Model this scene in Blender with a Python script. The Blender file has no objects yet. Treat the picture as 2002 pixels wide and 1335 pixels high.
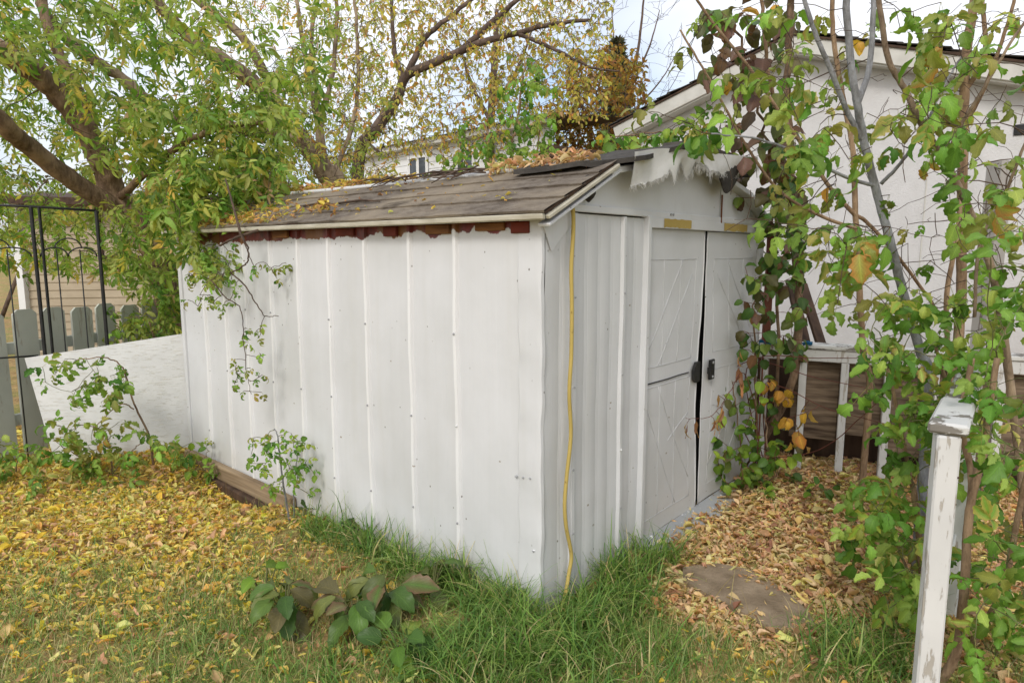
import bpy, math, random
import numpy as np
from mathutils import Vector, Matrix, Quaternion

rng = np.random.default_rng(11)
random.seed(11)
scene = bpy.context.scene
col = scene.collection
R = math.radians

# ---------------------------------------------------------------- camera
F_PX, CX, CY, CAM_H = 1290.0, 1001.0, 667.5, 1.6
PITCH = math.atan((CY - 491.0) / F_PX)
cam_d = bpy.data.cameras.new('camera')
cam_d.sensor_width = 36.0
cam_d.lens = F_PX / 2002.0 * 36.0
cam_d.clip_start = 0.05
cam_d.clip_end = 1000.0
cam = bpy.data.objects.new('camera', cam_d)
cam.location = (0, 0, CAM_H)
cam.rotation_euler = (math.pi / 2 - PITCH, 0, 0)
col.objects.link(cam)
scene.camera = cam

# ---------------------------------------------------------------- world, sun, exposure
SUN_EL, SUN_AZ = R(40), R(200)          # azimuth measured clockwise from +Y: behind the camera, to its left
world = bpy.data.worlds.new('World')
scene.world = world
world.use_nodes = True
wn = world.node_tree
wn.nodes.clear()
w_out = wn.nodes.new('ShaderNodeOutputWorld')
w_sky = wn.nodes.new('ShaderNodeTexSky')
w_sky.sky_type = 'NISHITA'
w_sky.sun_disc = False
w_sky.sun_elevation = SUN_EL
w_sky.sun_rotation = SUN_AZ
w_sky.air_density = 1.0
w_sky.dust_density = 3.0
w_bg1 = wn.nodes.new('ShaderNodeBackground')
w_bg1.inputs['Strength'].default_value = 0.15
wn.links.new(w_sky.outputs[0], w_bg1.inputs['Color'])
w_bg2 = wn.nodes.new('ShaderNodeBackground')
w_bg2.inputs['Color'].default_value = (0.93, 0.95, 1.0, 1)
w_bg2.inputs['Strength'].default_value = 0.92
w_tc = wn.nodes.new('ShaderNodeTexCoord')
w_no = wn.nodes.new('ShaderNodeTexNoise')
w_no.inputs['Scale'].default_value = 2.1
w_no.inputs['Detail'].default_value = 4.0
wn.links.new(w_tc.outputs['Generated'], w_no.inputs['Vector'])
w_mr = wn.nodes.new('ShaderNodeMapRange')
w_mr.inputs['From Min'].default_value = 0.36
w_mr.inputs['From Max'].default_value = 0.56
w_mr.inputs['To Min'].default_value = 0.2
w_mr.inputs['To Max'].default_value = 1.0
wn.links.new(w_no.outputs['Fac'], w_mr.inputs['Value'])
w_mix = wn.nodes.new('ShaderNodeMixShader')
wn.links.new(w_mr.outputs[0], w_mix.inputs['Fac'])
wn.links.new(w_bg1.outputs[0], w_mix.inputs[1])
wn.links.new(w_bg2.outputs[0], w_mix.inputs[2])
wn.links.new(w_mix.outputs[0], w_out.inputs['Surface'])

sun_d = bpy.data.lights.new('sun', 'SUN')
sun_d.energy = 1.15
sun_d.angle = R(14)
sun_d.color = (1.0, 0.96, 0.89)
sun = bpy.data.objects.new('sun', sun_d)
sv = Vector((math.sin(SUN_AZ) * math.cos(SUN_EL), math.cos(SUN_AZ) * math.cos(SUN_EL), math.sin(SUN_EL)))
sun.rotation_euler = sv.to_track_quat('Z', 'Y').to_euler()
sun.location = (0, 0, 20)
col.objects.link(sun)

scene.view_settings.view_transform = 'Standard'
scene.view_settings.look = 'None'
scene.view_settings.exposure = 0.42
scene.view_settings.gamma = 1.0
scene.view_settings.use_curve_mapping = False
scene.cycles.max_bounces = 6
scene.cycles.diffuse_bounces = 3
scene.cycles.glossy_bounces = 2
scene.cycles.transmission_bounces = 4
scene.cycles.transparent_max_bounces = 4
scene.cycles.use_denoising = True

# ---------------------------------------------------------------- measuring helpers
_cp, _sp = math.cos(PITCH), math.sin(PITCH)
O = np.array([0.0, 0.0, CAM_H])
def ray(x, y):
    u, v = (x - CX) / F_PX, -(y - CY) / F_PX
    return np.array([u, _cp + v * _sp, -_sp + v * _cp])
def at(x, y, Y):
    r = ray(x, y); return O + r * (Y / r[1])
def gnd(x, y, z=0.0):
    r = ray(x, y); return O + r * ((z - CAM_H) / r[2])
D2 = np.array([0.6518, 0.7584, 0.0])       # along the shed front
D1 = np.array([-0.7584, 0.6518, 0.0])      # along the shed side
SC = np.array([0.122, 2.726, 0.0])         # near bottom corner of the shed
def on_plane(x, y, P, n):
    r = ray(x, y); t = np.dot(np.asarray(P) - O, n) / np.dot(r, n); return O + r * t
def front_xz(x, y, off=0.0):                # shed-local (x, z) on a plane parallel to the front
    P = on_plane(x, y, SC + D1 * off, D1); return float(np.dot(P - SC, D2)), float(P[2])
def side_yz(x, y, off=0.0):
    P = on_plane(x, y, SC + D2 * off, D2); return float(np.dot(P - SC, D1)), float(P[2])
def shed_pt(lx, ly, lz): return SC + D2 * lx + D1 * ly + np.array([0, 0, lz])

_ph = np.random.default_rng(5).uniform(0, 6.28, (40, 3))
_dr = np.random.default_rng(6).uniform(0, 6.28, 40)
def wav(x, y, f=1.0, seed=0, n=7):           # smooth pseudo noise, about -1..1
    s = 0.0; a = 0.0
    for k in range(n):
        j = (k + seed * 7) % 40
        ff = f * (1 + 0.45 * k); am = 1 / (1 + 0.5 * k)
        s = s + am * np.sin(ff * (x * math.cos(_dr[j]) + y * math.sin(_dr[j])) * 2.0 + _ph[j, 0])
        a += am
    return s / a * 1.6

# ---------------------------------------------------------------- mesh helpers
def raw_mesh(name, V, T, cols=None, luv=None, smooth=True):
    V = np.ascontiguousarray(V, np.float32); T = np.ascontiguousarray(T, np.int32)
    me = bpy.data.meshes.new(name)
    me.vertices.add(len(V)); me.vertices.foreach_set('co', V.ravel())
    nt = len(T)
    me.loops.add(nt * 3); me.loops.foreach_set('vertex_index', T.ravel())
    me.polygons.add(nt)
    me.polygons.foreach_set('loop_start', np.arange(0, nt * 3, 3, dtype=np.int32))
    me.update(calc_edges=True)
    me.polygons.foreach_set('use_smooth', np.full(nt, bool(smooth)))
    if smooth == 'auto': me.set_sharp_from_angle(angle=R(22))
    if cols is not None:
        a = me.attributes.new('Col', 'FLOAT_COLOR', 'POINT')
        c4 = np.ones((len(V), 4), np.float32); c4[:, :3] = cols
        a.data.foreach_set('color', c4.ravel())
    if luv is not None:
        a = me.attributes.new('luv', 'FLOAT_VECTOR', 'POINT')
        l3 = np.zeros((len(V), 3), np.float32); l3[:, :2] = luv
        a.data.foreach_set('vector', l3.ravel())
    return me

class Acc:
    def __init__(s): s.V = []; s.T = []; s.C = []; s.U = []; s.n = 0
    def add(s, v, t, c=None, u=None):
        v = np.asarray(v, float); t = np.asarray(t, np.int64)
        s.V.append(v); s.T.append(t + s.n); s.n += len(v)
        if c is not None: s.C.append(np.broadcast_to(np.asarray(c, float), (len(v), 3)))
        if u is not None: s.U.append(u)
        return s
    def box(s, x0, x1, y0, y1, z0, z1, e=0.003):
        v, t = box_t(abs(x1 - x0) / 2, abs(y1 - y0) / 2, abs(z1 - z0) / 2, e)
        return s.add(v + np.array([(x0 + x1) / 2, (y0 + y1) / 2, (z0 + z1) / 2]), t)
    def beam(s, p0, p1, w, h, up=(0, 0, 1), e=0.003):
        p0 = np.asarray(p0, float); p1 = np.asarray(p1, float); a = p1 - p0; L = np.linalg.norm(a); a = a / L
        b = np.cross(np.asarray(up, float), a); b /= np.linalg.norm(b); c = np.cross(a, b)
        v, t = box_t(L / 2, w / 2, h / 2, e)
        return s.add((p0 + p1) / 2 + v[:, :1] * a + v[:, 1:2] * b + v[:, 2:] * c, t)
    def tube(s, pts, rad, sides=5, cap=True, c=None):
        v, t = tube_t(pts, rad, sides, cap); return s.add(v, t, c)
    def grid(s, P, flip=False):                # P: (n, m, 3)
        n, m = P.shape[:2]; I = np.arange(n * m).reshape(n, m)
        a, b, c, d = I[:-1, :-1].ravel(), I[1:, :-1].ravel(), I[1:, 1:].ravel(), I[:-1, 1:].ravel()
        T = np.vstack([np.c_[a, b, c], np.c_[a, c, d]])
        if flip: T = T[:, ::-1]
        return s.add(P.reshape(-1, 3), T)
    def prism(s, poly, ax, lo, hi):            # extrude a convex/star polygon along axis ax
        poly = np.asarray(poly, float); n = len(poly); k = [i for i in range(3) if i != ax]
        A = np.zeros((n, 3)); B = np.zeros((n, 3)); A[:, k] = poly; B[:, k] = poly; A[:, ax] = lo; B[:, ax] = hi
        V = np.vstack([A, B, A.mean(0), B.mean(0)]); T = []
        for i in range(n):
            j = (i + 1) % n
            T += [(i, j, n + j), (i, n + j, n + i), (2 * n, j, i), (2 * n + 1, n + i, n + j)]
        return s.add(V, T)
    def obj(s, name, mat, parent=None, smooth=False, base=None):
        if s.n == 0: return None
        V = np.vstack(s.V)
        if base is not None: V = V - np.asarray(base)
        me = raw_mesh(name, V, np.vstack(s.T), np.vstack(s.C) if s.C else None, np.vstack(s.U) if s.U else None, smooth)
        return link(name, me, mat, parent)

def link(name, me, mat, parent=None):
    o = bpy.data.objects.new(name, me)
    if mat is not None and not me.materials: me.materials.append(mat)
    col.objects.link(o); o.parent = parent
    return o

_bc = {}
def box_t(a, b, c, e):
    e = min(e, a * .45, b * .45, c * .45)
    V = []; idx = {}
    for sx in (-1, 1):
        for sy in (-1, 1):
            for sz in (-1, 1):
                for k, p in enumerate(((sx * a, sy * (b - e), sz * (c - e)), (sx * (a - e), sy * b, sz * (c - e)), (sx * (a - e), sy * (b - e), sz * c))):
                    idx[(sx, sy, sz, k)] = len(V); V.append(p)
    if 't' not in _bc:
        Q = []
        cyc = ((-1, -1), (1, -1), (1, 1), (-1, 1))
        for s in (-1, 1):
            Q.append([idx[(s, p, q, 0)] for p, q in cyc]); Q.append([idx[(p, s, q, 1)] for p, q in cyc]); Q.append([idx[(p, q, s, 2)] for p, q in cyc])
        for s in (-1, 1):
            for r in (-1, 1):
                Q.append([idx[(s, r, -1, 0)], idx[(s, r, 1, 0)], idx[(s, r, 1, 1)], idx[(s, r, -1, 1)]])
                Q.append([idx[(s, -1, r, 0)], idx[(s, 1, r, 0)], idx[(s, 1, r, 2)], idx[(s, -1, r, 2)]])
                Q.append([idx[(-1, s, r, 1)], idx[(1, s, r, 1)], idx[(1, s, r, 2)], idx[(-1, s, r, 2)]])
        T = []
        for q in Q: T += [(q[0], q[1], q[2]), (q[0], q[2], q[3])]
        for sx in (-1, 1):
            for sy in (-1, 1):
                for sz in (-1, 1): T.append(tuple(idx[(sx, sy, sz, k)] for k in range(3)))
        A = np.array(V); out = []
        for t in T:
            n = np.cross(A[t[1]] - A[t[0]], A[t[2]] - A[t[0]])
            out.append(t if np.dot(n, A[list(t)].mean(0)) > 0 else t[::-1])
        _bc['t'] = np.array(out)
    return np.array(V), _bc['t']

def smooth_path(pts, n=6):
    P = np.asarray(pts, float)
    if len(P) < 3: return P
    Q = np.vstack([2 * P[0] - P[1], P, 2 * P[-1] - P[-2]]); out = []
    for i in range(1, len(Q) - 2):
        for t in np.linspace(0, 1, n, endpoint=False):
            p0, p1, p2, p3 = Q[i - 1], Q[i], Q[i + 1], Q[i + 2]
            out.append(0.5 * (2 * p1 + (p2 - p0) * t + (2 * p0 - 5 * p1 + 4 * p2 - p3) * t * t + (3 * p1 - p0 - 3 * p2 + p3) * t ** 3))
    out.append(P[-1]); return np.array(out)

def tube_t(pts, rad, sides, cap=True):
    P = np.asarray(pts, float); n = len(P); rad = np.broadcast_to(np.asarray(rad, float), (n,))
    tg = np.gradient(P, axis=0); tg /= np.linalg.norm(tg, axis=1, keepdims=True) + 1e-9
    ref = np.array([0.31, 0.52, 0.79]) if abs(tg[0] @ np.array([0.31, 0.52, 0.79])) < .9 else np.array([1., 0, 0])
    a = np.cross(tg, ref); a /= np.linalg.norm(a, axis=1, keepdims=True) + 1e-9
    b = np.cross(tg, a)
    th = np.arange(sides) * 2 * math.pi / sides
    V = P[:, None] + rad[:, None, None] * (np.cos(th)[None, :, None] * a[:, None] + np.sin(th)[None, :, None] * b[:, None])
    V = V.reshape(-1, 3); I = np.arange(n * sides).reshape(n, sides); J = np.roll(I, -1, 1)
    q0, q1, q2, q3 = I[:-1].ravel(), J[:-1].ravel(), J[1:].ravel(), I[1:].ravel()
    T = [np.c_[q0, q1, q2], np.c_[q0, q2, q3]]
    if cap:
        V = np.vstack([V, P[0], P[-1]])
        T += [np.c_[J[0], I[0], np.full(sides, n * sides)], np.c_[I[-1], J[-1], np.full(sides, n * sides + 1)]]
    return V, np.vstack(T)

def thing(name, label, cat, loc=(0, 0, 0), rotz=0.0, group=None):
    o = bpy.data.objects.new(name, None); o.empty_display_size = .1
    o.location = [float(q) for q in loc]; o.rotation_euler = (0, 0, rotz); col.objects.link(o)
    return tag(o, label, cat, group)
def tag(o, label, cat, group=None):
    o['label'] = label; o['category'] = cat
    if group: o['group'] = group
    return o
def kind(o, k, label=None, cat=None):
    o['kind'] = k
    if label: o['label'] = label
    if cat: o['category'] = cat
    return o

# ---------------------------------------------------------------- materials
def lin(r, g, b, k=1.0):
    f = lambda c: (c / 255 / 12.92 if c <= 10 else ((c / 255 + .055) / 1.055) ** 2.4) * k
    return (f(r), f(g), f(b))

class M:
    def __init__(s, name, rough=.6, spec=.3):
        s.m = bpy.data.materials.new(name); s.m.use_nodes = True
        s.nt = s.m.node_tree; s.p = s.nt.nodes['Principled BSDF']; s.out = s.nt.nodes['Material Output']
        s.p.inputs['Roughness'].default_value = rough
        s.p.inputs['Specular IOR Level'].default_value = spec
        s.tc = None; s.h = None
    def n(s, t, ins=None, **kw):
        nd = s.nt.nodes.new('ShaderNode' + t)
        for k, v in kw.items(): setattr(nd, k, v)
        for k, v in (ins or {}).items():
            if hasattr(v, 'node'): s.nt.links.new(v, nd.inputs[k])
            else: nd.inputs[k].default_value = v
        return nd
    def co(s, scale=(1, 1, 1), rot=(0, 0, 0)):
        if s.tc is None: s.tc = s.n('TexCoord')
        mp = s.n('Mapping', {'Vector': s.tc.outputs['Object'], 'Scale': scale, 'Rotation': rot}); return mp.outputs[0]
    def noise(s, scale=5, detail=4, vec=None, rough=.55, sc=(1, 1, 1)):
        return s.n('TexNoise', {'Scale': scale, 'Detail': detail, 'Roughness': rough, 'Vector': vec if vec is not None else s.co(sc)}).outputs['Fac']
    def rng(s, v, a, b, c=0., d=1., smooth=False):
        return s.n('MapRange', {'Value': v, 'From Min': a, 'From Max': b, 'To Min': c, 'To Max': d}, interpolation_type='SMOOTHSTEP' if smooth else 'LINEAR').outputs[0]
    def mix(s, f, a, b, mode='MIX'):
        nd = s.n('Mix', None, data_type='RGBA', blend_type=mode)
        for i, v in ((0, f), (6, a), (7, b)):
            if hasattr(v, 'node'): s.nt.links.new(v, nd.inputs[i])
            elif i == 0: nd.inputs[0].default_value = v
            else: nd.inputs[i].default_value = (*v, 1)
        return nd.outputs[2]
    def math(s, op, a, b=0.0):
        return s.n('Math', {0: a, 1: b}, operation=op).outputs[0]
    def bump(s, hgt, strength=.3, dist=.01):
        ins = {'Height': hgt, 'Strength': strength, 'Distance': dist}
        if s.h is not None: ins['Normal'] = s.h
        s.h = s.n('Bump', ins).outputs[0]; s.nt.links.new(s.h, s.p.inputs['Normal'])
    def base(s, c):
        if hasattr(c, 'node'): s.nt.links.new(c, s.p.inputs['Base Color'])
        else: s.p.inputs['Base Color'].default_value = (*c, 1)
        return s
    def sep(s, axis): 
        if s.tc is None: s.tc = s.n('TexCoord')
        return s.n('SeparateXYZ', {0: s.tc.outputs['Object']}).outputs[axis]

def m_plain(name, c, c2=None, rough=.6, scale=12, sc=(1, 1, 1), b=.2, bs=60, bd=.004, spec=.3):
    m = M(name, rough, spec)
    m.base(m.mix(m.rng(m.noise(scale, 5, sc=sc), .3, .7), c, c2 or tuple(x * .75 for x in c)))
    if b: m.bump(m.noise(bs, 4, sc=sc), b, bd)
    return m.m

def m_white(name, red=False, c0=(.64, .65, .67), c1=(.55, .56, .565)):
    m = M(name, .42, .4)
    c = m.mix(m.rng(m.noise(1.7, 5), .35, .7), c0, c1)
    # grimy vertical runs
    run = m.rng(m.noise(9, 4, sc=(1, 1, .06)), .56, .8)
    c = m.mix(m.math('MULTIPLY', run, .22), c, (.50, .49, .44))
    # dirt that gathers under the eaves and by the ground in ragged runs
    z = m.sep(2)
    low = m.rng(m.math('ADD', z, m.math('MULTIPLY', m.noise(5, 4), .35)), .42, .08)
    c = m.mix(m.math('MULTIPLY', low, .38), c, (.42, .38, .28))
    fs = m.rng(m.noise(85, 2, sc=(1, 1, .01)),   .35, .65, .0, .10)
    c = m.mix(fs, c, (.56, .56, .56))
    # small dark specks and chips
    vo = m.n('TexVoronoi', {'Scale': 17.0, 'Randomness': 1.0, 'Vector': m.co((1, 1, .75))})
    sp = m.math('MULTIPLY', m.rng(vo.outputs['Distance'], .075, .055), m.rng(m.noise(2.3, 3), .45, .56))
    c = m.mix(m.math('MULTIPLY', sp, .85), c, (.10, .085, .06))
    vo2 = m.n('TexVoronoi', {'Scale': 6.0, 'Randomness': 1.0, 'Vector': m.co((1, 1, 1.6))})
    sp2 = m.math('MULTIPLY', m.rng(vo2.outputs['Distance'], .06, .04), m.rng(m.noise(30, 2), .4, .5))
    c = m.mix(m.math('MULTIPLY', sp2, .8), c, (.22, .17, .12))
    vo3 = m.n('TexVoronoi', {'Scale': 2.6, 'Randomness': 1.0, 'Vector': m.co((1, 1, .22))})
    sp3 = m.math('MULTIPLY', m.rng(vo3.outputs['Distance'], .05, .0), m.rng(m.noise(60, 3, sc=(1, 1, .2)), .42, .6))
    c = m.mix(m.math('MULTIPLY', sp3, .75), c, lin(150, 112, 84))
    if red:
        y = m.sep(1)
        edge = m.math('ADD', m.math('ADD', z, m.math('MULTIPLY', m.math('SUBTRACT', m.noise(7, 6, sc=(1, 1, .35)), .5), .16)), m.math('MULTIPLY', y, .014))
        rmask = m.rng(edge, 1.690, 1.696)
        rc = m.mix(m.rng(m.noise(20, 4), .35, .65), lin(120, 42, 32), lin(82, 34, 24))
        rc = m.mix(m.rng(m.noise(4.5, 2, sc=(1, 1, .3)), .5, .56), rc, lin(120, 78, 40))
        c = m.mix(rmask, c, rc)
    m.base(c)
    st = m.noise(110, 3, sc=(1, 1, .012))
    m.bump(st, .22, .003)
    m.bump(m.noise(6, 3), .25, .006)
    m.nt.links.new(m.rng(m.noise(14, 4), .3, .7, .36, .55), m.p.inputs['Roughness'])
    return m.m

def m_peel(name, c=(.74, .74, .73), under=(.16, .14, .115), sc=(1, 1, 1), amt=.60, scale=26):
    m = M(name, .7, .2)
    n1 = m.noise(scale, 6, sc=sc, rough=.65)
    mask = m.rng(n1, amt, amt + .03)
    u = m.mix(m.noise(50, 4, sc=sc), under, tuple(x * 1.9 for x in under))
    cc = m.mix(m.rng(m.noise(3, 4), .35, .7), c, tuple(x * .84 for x in c))
    m.base(m.mix(mask, cc, u))
    m.bump(m.math('SUBTRACT', 1.0, mask), .5, .003)
    m.bump(m.noise(70, 4, sc=sc), .25, .003)
    return m.m

def m_bark(name, c, c2, sc=(1, 1, .3), s=22):
    m = M(name, .85, .15)
    n1 = m.noise(s, 6, sc=sc, rough=.7)
    cc = m.mix(m.rng(n1, .32, .68), c2, c)
    cc = m.mix(m.rng(m.noise(3.5, 4), .5, .75), cc, tuple(min(1, x * 1.5) for x in c))
    m.base(cc); m.bump(n1, 1.0, .022)
    return m.m

def m_leaf(name, trans=.35, rough=.5, veins=True, hue_rand=False):
    m = M(name, rough, .3)
    a = m.n('Attribute', None, attribute_name='Col').outputs['Color']
    c = m.mix(m.rng(m.noise(35, 3), .35, .7), a, m.mix(1.0, a, (.80, .80, .76), 'MULTIPLY'))
    if hue_rand:
        oi = m.n('ObjectInfo').outputs['Random']
        hs = m.n('HueSaturation', {'Color': c, 'Hue': m.rng(oi, 0, 1, .488, .508), 'Value': m.rng(oi, 0, 1, 1.2, .75)})
        c = hs.outputs[0]
    if veins:
        lv = m.n('SeparateXYZ', {0: m.n('Attribute', None, attribute_name='luv').outputs['Vector']})
        av = m.math('ABSOLUTE', lv.outputs[1])
        ph = m.math('SUBTRACT', m.math('MULTIPLY', lv.outputs[0], 44.0), m.math('MULTIPLY', av, 16.0))
        w = m.math('POWER', m.math('ABSOLUTE', m.math('COSINE', m.math('MULTIPLY', ph, .5))), 10.0)
        mid = m.rng(av, .10, .03)
        vv = m.math('MAXIMUM', m.math('MULTIPLY', w, .55), mid)
        c = m.mix(m.math('MULTIPLY', vv, .35), c, m.mix(1.0, c, (1.7, 1.6, 1.5), 'MULTIPLY'))
        m.bump(vv, .35, .002)
    m.base(c)
    tr = m.n('BsdfTranslucent', {'Color': m.mix(1.0, c, (1.15, 1.25, .7), 'MULTIPLY')})
    mx = m.n('MixShader', {0: trans, 1: m.p.outputs[0], 2: tr.outputs[0]})
    m.nt.links.new(mx.outputs[0], m.out.inputs['Surface'])
    return m.m

MT = {}
MT['shed_white'] = m_white('shed_white_paint')
MT['shed_side'] = m_white('shed_side_paint', red=True)
MT['shed_rib'] = m_white('shed_rib_painted_light', True, (.77, .775, .785), (.70, .705, .71))  # whiter than the panels: light caught by the ribs, put into their colour
MT['cream'] = m_plain('cream_eave_metal', (.52, .49, .40), (.36, .33, .25), .5, 8, (1, 1, 3), .25, 60)
MT['red_wood'] = m_plain('stained_red_wood', lin(118, 48, 32), lin(70, 30, 18), .7, 14, (1, .3, 1), .4, 60)
MT['raw_wood'] = m_plain('bare_weathered_wood', lin(142, 96, 52), lin(82, 50, 26), .75, 14, (1, .25, 2), .5, 60)
MT['sill'] = m_plain('grey_brown_sill_wood', lin(165, 145, 118), lin(108, 90, 68), .8, 9, (1, .15, 3), .5, 50)
MT['black'] = m_plain('black_paint', (.012, .012, .013), (.03, .03, .03), .45, 20, b=.2)
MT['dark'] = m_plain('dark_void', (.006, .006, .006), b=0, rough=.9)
MT['yellow_tape'] = m_peel('old_yellow_glue', lin(178, 155, 88), (.60, .60, .57), amt=.66, scale=34)
MT['grey_metal'] = m_peel('dull_grey_metal', (.36, .37, .38), (.55, .56, .56), (1, 1, 1), .6, 30)
MT['emboss'] = m_plain('grey_groove_dirt', (.46, .47, .49), (.68, .68, .69), .6, 9, b=0)
MT['rust'] = m_plain('rust_stain', lin(120, 78, 50), lin(86, 48, 30), .8, 30)
MT['felt'] = m_plain('black_roof_felt', (.035, .032, .03), (.075, .068, .06), .9, 16, b=.6, bs=50, bd=.008)
MT['green_paint'] = m_peel('grey_green_fence_paint', lin(192, 195, 184), lin(140, 136, 124), (1, 1, .12), .62, 26)
MT['white_wood'] = m_peel('white_painted_wood', (.64, .64, .63), (.28, .26, .23), (1, 1, .16), .575, 40)
MT['white_ply'] = m_peel('peeling_white_plywood', (.70, .705, .70), (.42, .41, .38), (.16, .16, 1.5), .575, 85)
MT['rail_cap'] = m_peel('weathered_white_rail', (.62, .62, .60), (.13, .12, .105), (.25, .25, 1), .53, 34)
MT['ply_brown'] = m_plain('brown_weathered_plywood', lin(140, 122, 102), lin(62, 48, 38), .8, 14, (.25, .25, 2.6), .7, 50, .006)
MT['dark_wood'] = m_plain('dark_brown_timber', lin(88, 68, 54), lin(48, 36, 28), .8, 12, (1, 1, .2), .5, 40)
MT['blue'] = m_plain('faded_blue_cloth', lin(24, 98, 132), lin(12, 60, 92), .85, 30, b=.6, bs=80)
MT['hose'] = m_peel('yellow_hose_rubber', lin(190, 168, 96), lin(110, 92, 50), (1, 1, .5), .63, 50)
MT['concrete'] = m_plain('earthy_concrete', lin(160, 142, 120), lin(116, 100, 80), .9, 9, b=.8, bs=70, bd=.008)
MT['beige'] = m_plain('beige_siding', lin(182, 168, 146), lin(164, 150, 128), .6, 3, b=.1)
MT['white_siding'] = m_plain('white_siding', (.80, .81, .82), (.72, .73, .74), .55, 3, b=.1)
MT['trim'] = m_plain('pale_trim', (.62, .61, .57), (.50, .49, .45), .6, 6, b=.15)
MT['glass'] = M('window_glass', .08, .6).base((.05, .06, .07)).m
MT['roof_brown'] = m_plain('brown_shingles', lin(92, 72, 60), lin(60, 48, 42), .9, 20, b=.6, bs=60)
MT['bark_grey'] = m_bark('grey_brown_bark', lin(158, 140, 118), lin(92, 76, 62))
MT['bark_brown'] = m_bark('reddish_brown_bark', lin(156, 132, 108), lin(80, 62, 48))
MT['bark_far'] = m_bark('far_brown_bark', lin(112, 96, 86), lin(70, 58, 52))
MT['bark_pale'] = m_bark('pale_blue_grey_bark', lin(158, 160, 164), lin(104, 102, 100), (1, 1, .35), 30)
MT['bark_tan'] = m_bark('tan_sapling_bark', lin(168, 142, 114), lin(112, 90, 70), (1, 1, .35), 30)
MT['twig'] = m_plain('twig_bark', lin(96, 78, 64), lin(62, 50, 42), .8, 20)
MT['twig_red'] = m_plain('red_brown_twig', lin(118, 70, 58), lin(80, 46, 38), .7, 20)
MT['stem_green'] = m_plain('green_stem', lin(112, 118, 72), lin(82, 78, 50), .6, 20)
MT['leaf'] = m_leaf('green_leaf', .35, .45, True, True)
MT['leaf_mass'] = m_leaf('tree_leaf', .48, .5, False)
MT['leaf_big'] = m_leaf('broad_leaf', .28, .4, True, True)
MT['litter'] = m_leaf('dry_fallen_leaf', .30, .75, False)
MT['grass'] = m_leaf('grass_blade', .3, .45, False)
MT['needle'] = m_leaf('conifer_needle', .15, .6, False)

# stucco
m = M('white_stucco', .85, .2)
m.base(m.mix(m.rng(m.noise(4, 6), .3, .75), (.67, .665, .67), (.56, .55, .545)))
m.bump(m.noise(60, 5, rough=.7), .6, .012); MT['stucco'] = m.m
# woven torn sheet
m = M('white_woven_sheet', .8, .2)
wv = m.n('TexWave', {'Scale': 90.0, 'Vector': m.co((1, 1, 1), (0, 0, 0))}, bands_direction='X').outputs['Fac']
wv2 = m.n('TexWave', {'Scale': 90.0, 'Vector': m.co()}, bands_direction='Z').outputs['Fac']
m.base(m.mix(m.rng(m.noise(9, 5), .45, .75), (.88, .88, .88), (.70, .69, .67)))
m.bump(m.math('MULTIPLY', wv, wv2), .8, .004); MT['woven'] = m.m
# asphalt roofing, streaked along the slope
m = M('worn_brown_roofing', .92, .15)
n1 = m.noise(24, 6, sc=(1.0, .45, 1.0), rough=.75)
c = m.mix(m.rng(n1, .35, .65), lin(128, 119, 108), lin(84, 75, 67))
c = m.mix(m.rng(m.noise(2.4, 4, sc=(1, .7, 1)), .42, .7), c, lin(146, 134, 116))
c = m.mix(m.rng(m.noise(5, 4, sc=(1.4, .5, 1)), .62, .74), c, lin(56, 48, 40))
m.base(c); m.bump(n1, .8, .012); m.bump(m.noise(160, 3), .4, .003); MT['roofing'] = m.m
# soil
m = M('soil_and_thatch', .95, .1)
c = m.mix(m.rng(m.noise(7, 6), .35, .65), lin(178, 150, 104), lin(124, 100, 68))
c = m.mix(m.rng(m.noise(1.6, 4), .45, .6), c, lin(126, 128, 74))
c = m.mix(m.rng(m.noise(45, 4), .5, .7), c, lin(196, 166, 112))
m.base(c); m.bump(m.noise(40, 5), .9, .02); MT['soil'] = m.m

# ---------------------------------------------------------------- leaf shapes
def leaflet(L=1.0, W=.36, n=6, teeth=0.0, fold=.25, curl=.4, twist=0.0, mid=False, wave=0.0, p=.85, seed=0):
    """one blade along +x from the origin, normal +z; returns verts, tris, shade, (t, side)"""
    r = np.random.default_rng(seed)
    t = np.linspace(0, 1, n + 1)
    w = W * np.sin(math.pi * t ** p) ** .85
    w[0] = W * .08; w[-1] = 0.002
    tw = np.ones(n + 1)
    if teeth: tw[1:-1:2] += teeth; tw[2:-1:2] -= teeth * .8
    ang = -curl * t; dx = np.cos(ang); dz = np.sin(ang); st = L / n
    X = np.concatenate([[0], np.cumsum(dx[:-1] * st)]); Z = np.concatenate([[0], np.cumsum(dz[:-1] * st)])
    lanes = [-1, -.5, 0, .5, 1] if mid else [-1, 0, 1]
    V = []; U = []; S = []
    for i in range(n + 1):
        for k in lanes:
            a = abs(k)
            y = k * w[i] * (tw[i] if a > .9 else 1) * (1 + .12 * r.uniform(-1, 1) * (a > .9))
            h = a * w[i] * fold * 1.6 * (1 if a > .9 else .55) + wave * math.sin(t[i] * 17 + (3 if k > 0 else 0)) * a
            roll = twist * t[i]
            yy = y * math.cos(roll) - h * math.sin(roll); hh = y * math.sin(roll) + h * math.cos(roll)
            V.append((X[i] - hh * math.sin(ang[i]) * 1.0, yy, Z[i] + hh * math.cos(ang[i]))); U.append((t[i], k)); S.append(a)
    m_ = len(lanes); I = np.arange((n + 1) * m_).reshape(n + 1, m_)
    a, b, c, d = I[:-1, :-1].ravel(), I[1:, :-1].ravel(), I[1:, 1:].ravel(), I[:-1, 1:].ravel()
    T = np.vstack([np.c_[a, b, c], np.c_[a, c, d]])
    return np.array(V), T, np.array(S), np.array(U)

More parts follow.
